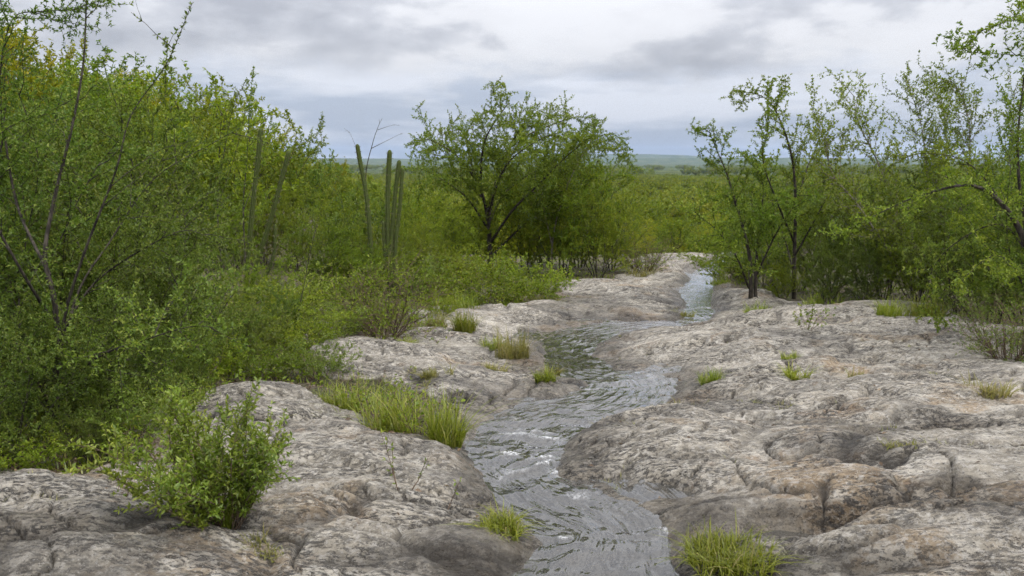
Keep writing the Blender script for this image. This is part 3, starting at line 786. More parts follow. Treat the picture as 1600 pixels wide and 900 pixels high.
for i, (od, u, v, hp) in enumerate(ordinals([(1222, 474, 70), (1290, 482, 100), (1350, 484, 110), (1430, 488, 150), (1500, 500, 200), (1545, 520, 220), (1600, 520, 260), (1380, 470, 190), (1300, 462, 170), (1470, 475, 210), (1560, 490, 260), (1250, 458, 90), (1150, 440, 60), (1660, 560, 330), (1205, 446, 85)])):
    shrub_px('understorey_shrub', od + ' from the left among green shrubs at the foot of the right-hand trees', 'shrub', 'shrubs under the right-hand trees', 'thicket', i % 5, M_L_DARK if i % 3 else M_L_BUSH, M_BARK, 2.6, u, v, hp)

# -------- scattered shrubs and trees further off
def scatter(n, ylo, yhi, slo, shi, mind, rng, ok=None):
    out = []; tries = 0
    while len(out) < n and tries < n * 60:
        tries += 1
        y = math.sqrt(rng.uniform(ylo ** 2, yhi ** 2)); x = y * rng.uniform(slo, shi)
        if ok is not None and not ok(x, y): continue
        md = mind * (0.8 + .012 * y)
        if any((x - a) ** 2 + (y - b) ** 2 < md * md for a, b in out): continue
        out.append((x, y))
    return out
rs = np.random.RandomState(3)
def clear_of_rock(x, y):
    return soil_mask(np.array([x]), np.array([y]))[0] > .9
for i, (x, y) in enumerate(scatter(190, 14.5, 60, -.86, -.11, 1.15, rs, clear_of_rock)):
    yel = perlin(np.array([x * .13 + 4]), np.array([y * .13]), 9)[0] > .05
    put_shrub('hillside_shrub', 'yellow-green shrub crowded among others on the left hillside' if yel else 'green shrub crowded among others on the left hillside', 'shrub',
              'yellow-green shrubs on the left hillside' if yel else 'green shrubs on the left hillside',
              'hill', i % 4, M_L_YELL if yel else (M_L_BUSH, M_L_DARK, M_L_BUSH, M_L_FRESH, M_L_DARK)[i % 5], M_BARK, 2.6, x, y, rs.uniform(.82, 1.2) * (.62 + .38 * float(smooth(-.20, -.40, x / y))), rs.uniform(0, 6.28))
for i, (x, y) in enumerate(scatter(46, 15.5, 42, .30, .85, 1.3, rs, clear_of_rock)):
    put_shrub('thicket_shrub', 'dull green shrub deep in the thicket at right', 'shrub', 'shrubs deep in the right-hand thicket',
              'hill', i % 4, M_L_DARK, M_BARKP, 2.6, x, y, rs.uniform(.75, 1.1), rs.uniform(0, 6.28))
for i, (x, y) in enumerate(scatter(270, 29, 125, -.16, .36, 1.35, rs)):
    yel = rs.uniform() > .6
    put_shrub('valley_tree', 'yellow-green scrub tree in the valley beyond the stream' if yel else 'green scrub tree in the valley beyond the stream', 'tree',
              'yellow-green trees in the valley' if yel else 'green trees in the valley',
              'hill' if y < 60 else 'far', i % 3, M_L_YELL if yel else M_L_BUSH, M_BARK, 2.6, x, y, rs.uniform(.62, .95) * (.8 if y < 50 and -.02 < x / y < .26 else 1.), rs.uniform(0, 6.28))
# the wood that covers the plain: one mass
def far_wood():
    r1 = np.random.RandomState(21)
    pts = []; scl = []
    for (a, b, n, s0, s1) in [(60, 260, 6500, .9, 1.35), (260, 900, 12000, 1.1, 1.8), (900, 3200, 9000, 2.4, 4.2)]:
        y = np.sqrt(r1.uniform(a * a, b * b, n)); x = y * r1.uniform(-1., .95, n)
        k = ~((y < 120) & (x / y > -.14) & (x / y < .34)) & ~((y < 130) & (x / y < -.05) & (y < 64))
        dens = fbm(x / (.10 * y + 30), y / (.25 * y + 60), 3, 131)
        k &= dens > -.5
        pts.append(np.stack([x, y], 1)[k]); scl.append(r1.uniform(s0, s1, n)[k])
    p = np.vstack(pts); s = np.concatenate(scl)
    z = terrain(p[:, 0], p[:, 1])
    me = bpy.data.meshes.new('wood')
    me.vertices.add(len(p)); me.vertices.foreach_set('co', np.column_stack([p, z - .1]).astype(np.float32).ravel())
    a = me.attributes.new('size', 'FLOAT', 'POINT'); a.data.foreach_set('value', s.astype(np.float32))
    o = obj('wood', me); tag(o, 'unbroken green scrub wood covering the plain to the horizon', 'wood', kind='stuff')
    ng = bpy.data.node_groups.new('wood_nodes', 'GeometryNodeTree')
    ng.interface.new_socket('Geometry', in_out='INPUT', socket_type='NodeSocketGeometry')
    ng.interface.new_socket('Geometry', in_out='OUTPUT', socket_type='NodeSocketGeometry')
    gi = ng.nodes.new('NodeGroupInput'); go = ng.nodes.new('NodeGroupOutput')
    join = ng.nodes.new('GeometryNodeJoinGeometry')
    src = []
    for k in range(3):
        P, rng = shrub_meshes(500 + k, 'far', 2.8)
        lp = np.vstack(P.lp); sel = rng.permutation(len(lp))[:900]
        P.ld = [np.vstack(P.ld)[sel]]; P.ll = [np.concatenate(P.ll)[sel] * 2.2]; P.lp = [lp[sel]]
        src.append(P.leaf_mesh(rng, 'wood_tree', M_L_FAR, .6))
    m2i = []
    # the tree shapes live in their own meshes, brought in as objects that are not linked to the scene
    iop = ng.nodes.new('GeometryNodeInstanceOnPoints')
    g2i = ng.nodes.new('GeometryNodeGeometryToInstance')
    for me_ in src:
        so = bpy.data.objects.new('wood_tree', me_)
        oi = ng.nodes.new('GeometryNodeObjectInfo'); oi.inputs['Object'].default_value = so; oi.inputs['As Instance'].default_value = True
        ng.links.new(oi.outputs['Geometry'], g2i.inputs[0]) if False else None
        m2i.append(oi)
    for oi in reversed(m2i): ng.links.new(oi.outputs['Geometry'], join.inputs[0])
    ng.links.new(gi.outputs[0], iop.inputs['Points']); ng.links.new(join.outputs[0], iop.inputs['Instance'])
    iop.inputs['Pick Instance'].default_value = True
    ri = ng.nodes.new('FunctionNodeRandomValue'); ri.data_type = 'INT'
    for s_ in ri.inputs:
        if s_.type == 'INT' and s_.name == 'Max' and s_.enabled: s_.default_value = 2
    ng.links.new([s_ for s_ in ri.outputs if s_.enabled][0], iop.inputs['Instance Index'])
    rr = ng.nodes.new('FunctionNodeRandomValue'); rr.data_type = 'FLOAT'
    for s_ in rr.inputs:
        if s_.enabled and s_.name == 'Max': s_.default_value = 6.28
    cx = ng.nodes.new('ShaderNodeCombineXYZ'); ng.links.new([s_ for s_ in rr.outputs if s_.enabled][0], cx.inputs[2])
    ng.links.new(cx.outputs[0], iop.inputs['Rotation'])
    na = ng.nodes.new('GeometryNodeInputNamedAttribute'); na.data_type = 'FLOAT'; na.inputs['Name'].default_value = 'size'
    ng.links.new([s_ for s_ in na.outputs if s_.enabled][0], iop.inputs['Scale'])
    ng.links.new(iop.outputs[0], go.inputs[0])
    ng.nodes.remove(g2i)
    md = o.modifiers.new('wood', 'NODES'); md.node_group = ng
far_wood()

# ------------------------------------------------------------------ trees drawn limb by limb
def limb(depth0, pix):
    """limb from picture points; each is (u, v) or (u, v, depth change)"""
    P = [at(q[0], q[1], depth0 + (q[2] if len(q) > 2 else 0)) for q in pix]
    return smooth_line(P, 5)
def hero(name, label, cat, limbs, leafmat, barkmat, seed, br, tw, leaf, group=None, names=None, wid=.42):
    """limbs: (points, r0, r1, t0). Each limb is a part with its foliage as sub-part"""
    rng = np.random.RandomState(seed)
    b0 = limbs[0][0][0]
    z0 = gz(b0[0], b0[1])
    e = empty(name, (b0[0], b0[1], z0)); tag(e, label, cat, group)
    org = np.array((b0[0], b0[1], z0))
    for k, lb in enumerate(limbs):
        pts, r0, r1, t0 = lb[:4]; spf = lb[4] if len(lb) > 4 else 1.0
        P = Plant(); pts = pts - org
        if k == 0: pts[0][2] = min(pts[0][2], -.06)
        P.tube(pts, r0 * .62, r1 * .5, 7)
        bs, bl, ba, bu, brad = br; ts_, tl_, trad = tw
        lf = (leaf[0] * (1 + .4 * (spf - 1)),) + leaf[1:]
        b = P.twigs(rng, pts, bs * spf, bl, brad, ba, bu, t0, 7, .15, lf, .35, 0., 4)
        for q in b:
            for w in P.twigs(rng, q, ts_ * (1 + .3 * (spf - 1)), tl_, trad, .95, .03, .12, 4, .2, lf, .4): pass
        P.leaves_on(rng, pts, leaf[0], leaf[1], leaf[2], max(t0, .5))
        nm = 'trunk' if k == 0 else 'limb'
        o = obj(nm, P.wood_mesh(nm, barkmat), e)
        obj('foliage', P.leaf_mesh(rng, 'foliage', leafmat, wid), o)
    return e
# dark tree at the left edge
D = 4.5
hero('thorn_tree', 'dark many-branched thorn tree filling the left edge, its trunk standing on the granite ledge', 'tree', [
    (limb(D, [(75, 752), (84, 660), (92, 560), (85, 470), (70, 400), (85, 310, .1), (112, 200, .1), (130, 100, .15), (135, 0, .2), (140, -140, .2)]), .040, .006, .10, 6),
    (limb(D, [(88, 600), (100, 500, -.1), (130, 400, -.2), (180, 270, -.3), (205, 180, -.3), (260, 100, -.3), (300, 5, -.35)]), .018, .003, .1, 7),
    (limb(D, [(90, 560), (125, 450, .2), (170, 380, .4), (240, 280, .5), (330, 225, .6), (375, 200, .6)]), .014, .003, .2, 4),
    (limb(D, [(88, 530), (150, 440, .2), (240, 380, .2), (290, 360, .3), (330, 372, .4)]), .014, .003, .2),
    (limb(D, [(80, 500), (20, 400, -.3), (-40, 280, -.4), (-90, 120, -.4), (-110, -60, -.5)]), .016, .004, .15, 2.2),
    (limb(D, [(78, 430), (30, 330, .3), (10, 230, .4), (0, 120, .4), (20, 30, .4), (70, 18, .4), (140, 14, .4)]), .016, .003, .2),
    (limb(D, [(90, 620), (150, 560, -.3), (230, 530, -.5), (300, 510, -.6), (360, 515, -.6)]), .014, .003, .2),
    (limb(D, [(84, 650), (40, 560, -.2), (-20, 470, -.3), (-70, 380, -.4)]), .016, .003, .2),
    (limb(D, [(95, 700), (60, 600, .3), (30, 500, .5), (40, 380, .6), (60, 250, .6), (20, 120, .6)]), .018, .004, .2, 4),
    (limb(D, [(95, 690), (130, 600, .2), (200, 560, .4), (270, 470, .6), (290, 360, .7), (270, 270, .7)]), .014, .003, .2, 1.6),
    (limb(D, [(60, 740), (20, 690, -.1), (-30, 640, -.2), (-80, 560, -.3)]), .014, .003, .2),
    ], M_L_DARK, M_BARK, 71, (.070, .50, .9, .02, .0032), (.055, .20, .0016), (.017, 3, .024, .1))
D = 13.6
hero('thorn_tree', 'slender twin-stemmed thorn tree on the granite right of the stream, one limb leaning left', 'tree', [
    (limb(D, [(1172, 494), (1173, 440), (1168, 385), (1150, 320), (1135, 270), (1120, 235), (1108, 205)]), .075, .010, .35),
    (limb(D, [(1182, 494), (1180, 430, .1), (1188, 350, .3), (1192, 290, .4), (1180, 250, .5)]), .065, .012, .3),
    (limb(D, [(1170, 450), (1150, 400, -.4), (1120, 360, -.8), (1090, 335, -1.0)]), .030, .008, .2),
    (limb(D, [(1182, 430), (1210, 370, -.4), (1235, 330, -.7), (1250, 300, -.8)]), .030, .008, .2),
    (limb(D, [(1174, 420), (1160, 350, .6), (1140, 300, 1.0)]), .026, .008, .2),
    ], M_L_TREE, M_BARK, 72, (.11, .75, .85, .04, .006), (.075, .28, .003), (.032, 4, .046, .08), wid=.45)
hero('thorn_tree', 'tall straight thorn tree with open crown beside the twin-stemmed one', 'tree', [
    (limb(14.2, [(1240, 490), (1241, 400), (1243, 310), (1236, 240), (1215, 180), (1190, 150), (1145, 142)]), .070, .008, .3),
    (limb(14.2, [(1243, 320), (1262, 260, .3), (1280, 215, .5), (1268, 170, .6)]), .030, .006, .2),
    (limb(14.2, [(1241, 380), (1212, 310, -.4), (1192, 250, -.6), (1200, 195, -.7), (1198, 135, -.7)]), .030, .006, .2),
    (limb(14.2, [(1242, 400), (1275, 340, -.4), (1300, 290, -.6), (1310, 240, -.8)]), .028, .006, .2),
    (limb(14.2, [(1241, 430), (1225, 370, .6), (1205, 320, 1.0)]), .026, .006, .2),
    ], M_L_TREE, M_BARK, 73, (.13, .70, .85, .04, .006), (.08, .28, .003), (.034, 4, .046, .08), wid=.45)
hero('thorn_tree', 'grey wide thorn tree with fine upright branches rising from the thicket at right', 'tree', [
    (limb(13.0, [(1430, 500), (1420, 420), (1400, 330), (1370, 250), (1340, 190), (1335, 150)]), .060, .007, .25),
    (limb(13.0, [(1432, 480), (1450, 400, .4), (1450, 300, .6), (1440, 200, .8), (1420, 135, .9)]), .050, .006, .25),
    (limb(13.0, [(1432, 470), (1480, 380, -.3), (1510, 290, -.5), (1515, 200, -.6), (1500, 130, -.6)]), .050, .006, .25),
    (limb(13.0, [(1436, 470), (1510, 400, .3), (1560, 320, .5), (1580, 230, .6), (1585, 140, .7)]), .045, .006, .25),
    (limb(13.0, [(1425, 450), (1380, 380, -.5), (1340, 320, -.8), (1300, 270, -.9), (1290, 220, -.9)]), .035, .006, .25),
    (limb(13.0, [(1428, 430), (1470, 330, .6), (1480, 230, 1.0), (1470, 150, 1.2)]), .035, .006, .25),
    ], M_L_TREE, M_BARKP, 74, (.075, .95, .70, .05, .0055), (.065, .30, .0028), (.044, 3, .044, .12), wid=.45)
D = 7.6
hero('thorn_tree', 'dark arching thorn tree at the right edge, its long branches sweeping out over the thicket', 'tree', [
    (limb(D, [(1660, 600), (1640, 500), (1610, 400), (1575, 330), (1520, 290), (1440, 305), (1370, 335), (1300, 372)]), .085, .004, .45),
    (limb(D, [(1630, 470), (1600, 340, .3), (1590, 230, .4), (1600, 120, .5), (1610, 20, .5)]), .045, .006, .3),
    (limb(D, [(1602, 200, .5), (1640, 140), (1620, 95, -.6), (1560, 84, -.8), (1495, 82, -.9)]), .014, .003, .35),
    (limb(D, [(1606, 120, .5), (1650, 60), (1600, 32, -.5), (1555, 40, -.6), (1520, 55, -.6)]), .014, .003, .35),
    (limb(D, [(1610, 400), (1560, 350, .4), (1480, 390, .6), (1450, 450, .6), (1480, 510, .6)]), .016, .003, .4),
    (limb(D, [(1600, 370), (1520, 260, .4), (1440, 240, .7), (1390, 260, .8)]), .014, .003, .4),
    (limb(D, [(1640, 480), (1590, 420, -.4), (1550, 400, -.6), (1500, 440, -.7)]), .014, .003, .4),
    ], M_L_TREE, M_BARK, 75, (.10, .42, .9, .03, .0035), (.075, .18, .002), (.032, 4, .036, .1), wid=.45)
D = 20.5
hero('spreading_tree', 'broad spreading tree with domed crown standing left of the stream against the sky', 'tree', [
    (limb(D, [(770, 440), (766, 395), (762, 340), (748, 290), (715, 245), (680, 222), (655, 215)]), .13, .012, .35),
    (limb(D, [(763, 345), (780, 280, .5), (815, 220, .9), (850, 200, 1.2), (890, 185, 1.4), (908, 182, 1.5)]), .07, .010, .25),
    (limb(D, [(750, 295), (755, 230, -.5), (770, 195, -.8), (788, 170, -1.0), (795, 160, -1.0)]), .06, .010, .25),
    (limb(D, [(766, 380), (800, 330, -.6), (840, 290, -1.0), (890, 240, -1.2), (930, 215, -1.3), (962, 208, -1.4)]), .06, .010, .25),
    (limb(D, [(764, 360), (730, 310, -.6), (690, 280, -1.1), (655, 262, -1.3)]), .05, .010, .25),
    (limb(D, [(764, 350), (790, 300, 1.0), (850, 260, 1.6), (910, 240, 2.0)]), .05, .010, .25),
    (limb(D, [(752, 300), (735, 250, .8), (730, 210, 1.2), (742, 182, 1.4)]), .05, .010, .25),
    (limb(D, [(768, 400), (820, 350, .4), (870, 310, .4), (900, 280, .4)]), .05, .010, .25),
    (limb(D, [(762, 335), (790, 260, -1.0), (840, 220, -1.6), (880, 205, -1.8)]), .045, .010, .25),
    (limb(D, [(762, 330), (785, 250, .3), (815, 200, .3), (838, 176, .3)]), .045, .010, .25),
    (limb(D, [(755, 310), (715, 270, 1.0), (695, 235, 1.4), (690, 205, 1.6)]), .045, .010, .25),
    ], M_L_TREE, M_BARK, 76, (.13, 1.30, 1.05, -.02, .0055), (.085, .42, .0026), (.036, 4, .052, .08), wid=.44)
hero('pale_stem_tree', 'thin pale-stemmed tree leaning at the right edge of the spreading tree', 'tree', [
    (limb(20.0, [(862, 435), (864, 370), (880, 310), (905, 250), (935, 215)]), .05, .010, .35),
    (limb(20.0, [(864, 390), (850, 330, -.4), (835, 280, -.6)]), .03, .008, .3),
    ], M_L_TREE, M_BARKP, 77, (.15, .95, .9, .02, .007), (.10, .36, .003), (.040, 4, .056, .08), wid=.45)
# saplings on the slope at left that stand out against the sky
for (pix, d, sd, lab) in [([(490, 470), (478, 420), (490, 370)], 8, 0, None)]:
    pass
hero('sapling', 'thin dark upright sapling with drooping side twigs on the left bank', 'sapling', [
    (limb(8.2, [(438, 612), (452, 560), (466, 490), (480, 420), (494, 352)]), .018, .004, .1),
    ], M_L_BUSH, M_BARK, 81, (.22, .50, 1.0, -.03, .004), (.22, .12, .002), (.10, 2, .030, .3))
for (pix, d, sd, lab) in [([(270, 330), (262, 250), (258, 150), (262, 62)], 9.0, 82, 'tall thin leafy shoot rising highest above the left hillside'),
                          ([(380, 330), (385, 260), (390, 170), (395, 112)], 12.0, 83, 'leafy sapling top against the sky above the tall cactus'),
                          ([(340, 320), (350, 240), (365, 165), (385, 125)], 12.5, 84, 'leaning leafy sapling just left of the tall cactus'),
                          ([(215, 330), (200, 220), (170, 130), (160, 90)], 8.5, 85, 'leafy sapling leaning left over the hillside thicket')]:
    b = at(pix[0][0], pix[0][1], d); g = gz(b[0], b[1])
    ub, vb = project(b[0], b[1], g)
    hero('sapling', lab, 'sapling', [
        (limb(d, [(float(ub), float(vb))] + pix), .022, .004, .45),
        (limb(d, [pix[0], (pix[0][0] + 25, pix[0][1] - 70, .2), (pix[0][0] + 45, pix[0][1] - 150, .3)]), .010, .003, .3)],
        M_L_TREE, M_BARK, sd, (.11, .22, .8, .06, .003), (.08, .11, .0018), (.028, 4, .036, .1), wid=.45)
hero('dead_tree', 'leafless dead tree forking against the sky behind the leaning cactus', 'dead tree', [
    (limb(17.5, [(570, 430), (572, 340), (572, 270), (582, 225), (590, 200), (597, 185)]), .035, .006, .95),
    (limb(17.5, [(580, 232), (600, 222, .1), (628, 208, .2)]), .014, .004, .9),
    (limb(17.5, [(590, 203), (605, 198, .1), (615, 195, .1)]), .010, .003, .9),
    (limb(17.5, [(572, 280), (560, 240, -.1), (550, 215, -.1), (545, 205, -.1)]), .012, .003, .9),
    ], M_L_TREE, M_BARK, 86, (.9, .22, .8, .02, .004), (.5, .08, .003), (.4, 1, .012, .8))

# ------------------------------------------------------------------ columnar cacti
def mat_cactus():
    m, nt = new_mat('cactus_skin'); t = NT(nt)
    P = t.n('ShaderNodeTexCoord').outputs['Object']
    n = t.noise(P, 9, 5, .6)
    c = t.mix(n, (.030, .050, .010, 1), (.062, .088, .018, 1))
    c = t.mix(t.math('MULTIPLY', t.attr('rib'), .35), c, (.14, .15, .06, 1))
    b = t.n('ShaderNodeBsdfPrincipled'); t.put(b, 'Base Color', c); b.inputs['Roughness'].default_value = .7
    b.inputs['Specular IOR Level'].default_value = .12
    t.out(b.outputs[0]); return m
M_CAC = mat_cactus()
M_SPINE = mat_bark('pale_spine', (.11, .10, .055), (.20, .18, .11))
def cactus_column(e, org, pts, r, rng):
    """ribbed column with a rounded tip, and rows of spine clusters on the ribs"""
    ribs = 8; k = ribs * 4
    pts = pts - org; r = r * .70
    n = 40
    cum = np.concatenate([[0], np.cumsum(np.linalg.norm(np.diff(pts, axis=0), axis=1))]); L = cum[-1]
    s = np.concatenate([np.linspace(0, L - r * 1.6, n), L - r * 1.6 * (1 - np.sin(np.linspace(0, np.pi / 2, 8)[1:]))])
    C = np.stack([np.interp(s, cum, pts[:, j]) for j in range(3)], 1)
    rad = np.where(s > L - r * 1.6, r * np.sqrt(np.clip(1 - ((s - (L - r * 1.6)) / (r * 1.6)) ** 2, .0004, 1)), r)
    rad = rad * (1 + .05 * np.sin(s * 5 + rng.uniform(0, 6)))* (.85 + .15 * smooth(0, .5, s))
    tg = np.gradient(C, axis=0); tg /= np.linalg.norm(tg, axis=1)[:, None] + 1e-12
    a = np.cross(tg, (0, 1., 0)); a /= np.linalg.norm(a, axis=1)[:, None]; b = np.cross(tg, a)
    an = np.arange(k) * 2 * np.pi / k
    prof = .72 + .28 * np.abs(np.cos(an * ribs / 2)) ** .8
    V = C[:, None] + (rad[:, None] * prof[None])[..., None] * (np.cos(an)[None, :, None] * a[:, None] + np.sin(an)[None, :, None] * b[:, None])
    m = len(s)
    i = np.arange(m - 1)[:, None] * k + np.arange(k); i2 = np.arange(m - 1)[:, None] * k + (np.arange(k) + 1) % k
    Q = np.stack([i, i2, i2 + k, i + k], -1).reshape(-1, 4)
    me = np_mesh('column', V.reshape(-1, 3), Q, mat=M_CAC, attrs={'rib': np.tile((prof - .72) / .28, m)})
    o = obj('column', me, e)
    sv = []
    for si in np.arange(.15, L - r, .09):
        c = np.array([np.interp(si, s, C[:, j]) for j in range(3)]); j = int(np.clip(np.searchsorted(s, si), 0, m - 1))
        for q in range(ribs):
            th = q * 2 * np.pi / ribs
            dirv = np.cos(th) * a[j] + np.sin(th) * b[j]
            pp = c + dirv * rad[j] * .99
            for _ in range(3):
                w = norm(dirv + rng.normal(0, .45, 3)); sd = norm(np.cross(w, rng.normal(0, 1, 3))) * .003
                sv.append((pp - sd, pp + sd, pp + w * .035))
    sv = np.array(sv)
    T = np.arange(len(sv) * 3).reshape(-1, 3)
    obj('spines', np_mesh('spines', sv.reshape(-1, 3), tris=T, mat=M_SPINE, smooth_=False), o)['kind'] = 'stuff'
def cactus(label, depth, cols, seed):
    rng = np.random.RandomState(seed)
    b = at(cols[0][0][0][0], cols[0][0][0][1], depth); g = gz(b[0], b[1]); org = np.array((b[0], b[1], g))
    e = empty('columnar_cactus', tuple(org)); tag(e, label, 'cactus')
    for pix, r in cols:
        pts = limb(depth, pix)
        gb = gz(pts[0][0], pts[0][1])
        pts[0][2] = min(gb - .05, pts[0][2])
        cactus_column(e, org, pts, r, rng)
cactus('tall pair of slim ribbed cactus columns, the right one leaning, rising above the left bank', 11.0, [
    ([(384, 462), (388, 400), (396, 310), (403, 250), (408, 200)], .048),
    ([(388, 466), (402, 410), (424, 340), (440, 280), (452, 235)], .046),
    ([(372, 465), (362, 430), (352, 395), (342, 372)], .036),
    ([(398, 466), (416, 430), (428, 395), (430, 350)], .034)], 1)
cactus('single cactus column leaning left of the upright cactus group', 13.5, [
    ([(582, 420), (576, 340), (570, 290), (563, 255), (558, 225)], .052)], 2)
cactus('group of four upright ribbed cactus columns left of the spreading tree', 13.5, [
    ([(608, 430), (606, 370), (606, 300), (609, 234)], .058),
    ([(612, 430), (612, 375), (617, 310), (624, 250)], .052),
    ([(616, 432), (618, 380), (625, 320), (629, 262)], .047),
    ([(604, 432), (602, 400), (600, 372), (599, 345)], .042)], 3)

# ------------------------------------------------------------------ foreground bush and seedlings
def leafy_bush(name, label, u, v, hpx, nst, lean, seed, leaf, mat, bark, tw=(.045, .13), wid=.4, spread=None):
    rng = np.random.RandomState(seed)
    p = unproj(u, v); x, y = p; z = gz(x, y)
    h = hpx / FPX * y
    e = empty(name, (x, y, z)); tag(e, label, 'bush' if nst > 3 else 'seedling')
    for k in range(nst):
        P = Plant()
        az = 2 * math.pi * (k + rng.uniform(-.4, .4)) / nst; ln = lean * rng.uniform(.2, 1.15)
        d = np.array((math.cos(az) * ln * (1.1 if spread is None else spread), math.sin(az) * ln, 1.))
        st = grow(rng, (math.cos(az) * .03, math.sin(az) * .03, -.03), d, h * rng.uniform(.65, 1.15) * (1 + .12 * ln), 9, .10, .02)
        P.tube(st, .0036, .0010, 5)
        P.leaves_on(rng, st, leaf[0] * 1.5, leaf[1], leaf[2], .25)
        for w in P.twigs(rng, st, tw[0], tw[1], .0017, .8, .10, .22, 4, .16, leaf, .35, 0, 3): pass
        o = obj('stem', P.wood_mesh('stem', bark), e)
        obj('foliage', P.leaf_mesh(rng, 'foliage', mat, wid), o)
    return e
leafy_bush('leafy_bush', 'bright green leafy bush growing from a crack in the granite at the front left', 355, 862, 215, 40, 1.0, 91, (.013, 3, .025, .12), M_L_FRESH, M_TWIG, (.034, .15), .36)
leafy_bush('leafy_bush', 'small darker leafy bush behind the bright front bush', 260, 745, 110, 10, 1.0, 92, (.026, 3, .028, .15), M_L_BUSH, M_TWIG, (.06, .14))
leafy_bush('seedling', 'upright forked seedling on the pale granite above the stream', 632, 790, 92, 3, .5, 93, (.03, 2, .026, .3), M_L_BUSH, M_TWIG, (.10, .08))
leafy_bush('seedling', 'bent twiggy seedling nearer the water on the left rock', 688, 805, 56, 2, 1.2, 94, (.03, 2, .022, .3), M_L_BUSH, M_TWIG, (.09, .07))
leafy_bush('seedling', 'tiny light green seedling on the dark ledge at far left', 190, 825, 34, 3, .9, 95, (.02, 3, .018, .2), M_L_FRESH, M_TWIG, (.06, .06))
leafy_bush('herb', 'thin leafy herb stems standing in the grass above the left whaleback rock', 655, 688, 95, 6, .6, 97, (.03, 2, .024, .2), M_L_BUSH, M_TWIG, (.07, .09))
leafy_bush('herb', 'tall dark-stemmed herb at the left of the hollow grass', 590, 672, 90, 6, .7, 98, (.03, 2, .024, .2), M_L_FRESH, M_TWIG, (.07, .10))
leafy_bush('small_shrub', 'small upright shrub alone on the granite right of the stream', 1258, 545, 50, 9, .8, 96, (.035, 3, .035, .3), M_L_BUSH, M_TWIG, (.09, .13))

# ------------------------------------------------------------------ grass
def grass_mesh(name, seed, n, h, spread, lean, mat, w=.0035, seg=4):
    rng = np.random.RandomState(seed)
    az = rng.uniform(0, 2 * np.pi, n); rr = spread * np.sqrt(rng.uniform(0, 1, n)); a2 = rng.uniform(0, 2 * np.pi, n)
    b = np.stack([rr * np.cos(a2), rr * np.sin(a2), np.full(n, -.015)], 1)
    nc = max(3, n // 26); cc = spread * np.sqrt(rng.uniform(0, 1, nc)); ca = rng.uniform(0, 6.28, nc); ci = rng.randint(0, nc, n)
    b[:, 0] = .30 * b[:, 0] + .85 * (cc * np.cos(ca))[ci]; b[:, 1] = .30 * b[:, 1] + .85 * (cc * np.sin(ca))[ci]
    hh = h * rng.uniform(.35, 1.15, n) * rng.uniform(.5, 1.15, nc)[ci]; ln = lean * rng.uniform(.1, 1.2, n)
    out = np.stack([np.cos(az), np.sin(az), np.zeros(n)], 1) + .6 * b / max(spread, 1e-3)
    sd = np.stack([-np.sin(az), np.cos(az), np.zeros(n)], 1)
    V = []
    for k in range(seg + 1):
        t = k / seg
        c = b + out * (ln * hh * t ** 1.8)[:, None] + np.array((0, 0, 1.)) * (hh * (t - .35 * ln * t ** 2.4))[:, None]
        ww = (w * (1 - t ** 1.5) + .0003)
        V += [c - sd * ww, c + sd * ww]
    V = np.stack(V, 1)
    m = (seg + 1) * 2
    Q = np.concatenate([np.stack([np.arange(n) * m + 2 * k, np.arange(n) * m + 2 * k + 1, np.arange(n) * m + 2 * k + 3, np.arange(n) * m + 2 * k + 2], -1) for k in range(seg)])
    return np_mesh(name, V.reshape(-1, 3), Q, mat=mat, attrs={'tint': np.repeat(rng.uniform(0, 1, n), m)})
_gm = {}
def tuft(label, u, v, hpx, wpx, n, mat=None, lean=.8, group=None, seed=0, w=.0035):
    mat = mat or M_GRASS
    p = unproj(u, v); d = p[1]
    o = obj('grass_tuft', grass_mesh('grass_tuft', 300 + seed, int(n * 1.5), hpx * 1.3 / FPX * d, .5 * wpx / FPX * d * .85, lean, mat, w))
    o.location = (p[0], p[1], gz(p[0], p[1])); tag(o, label, 'grass', group)
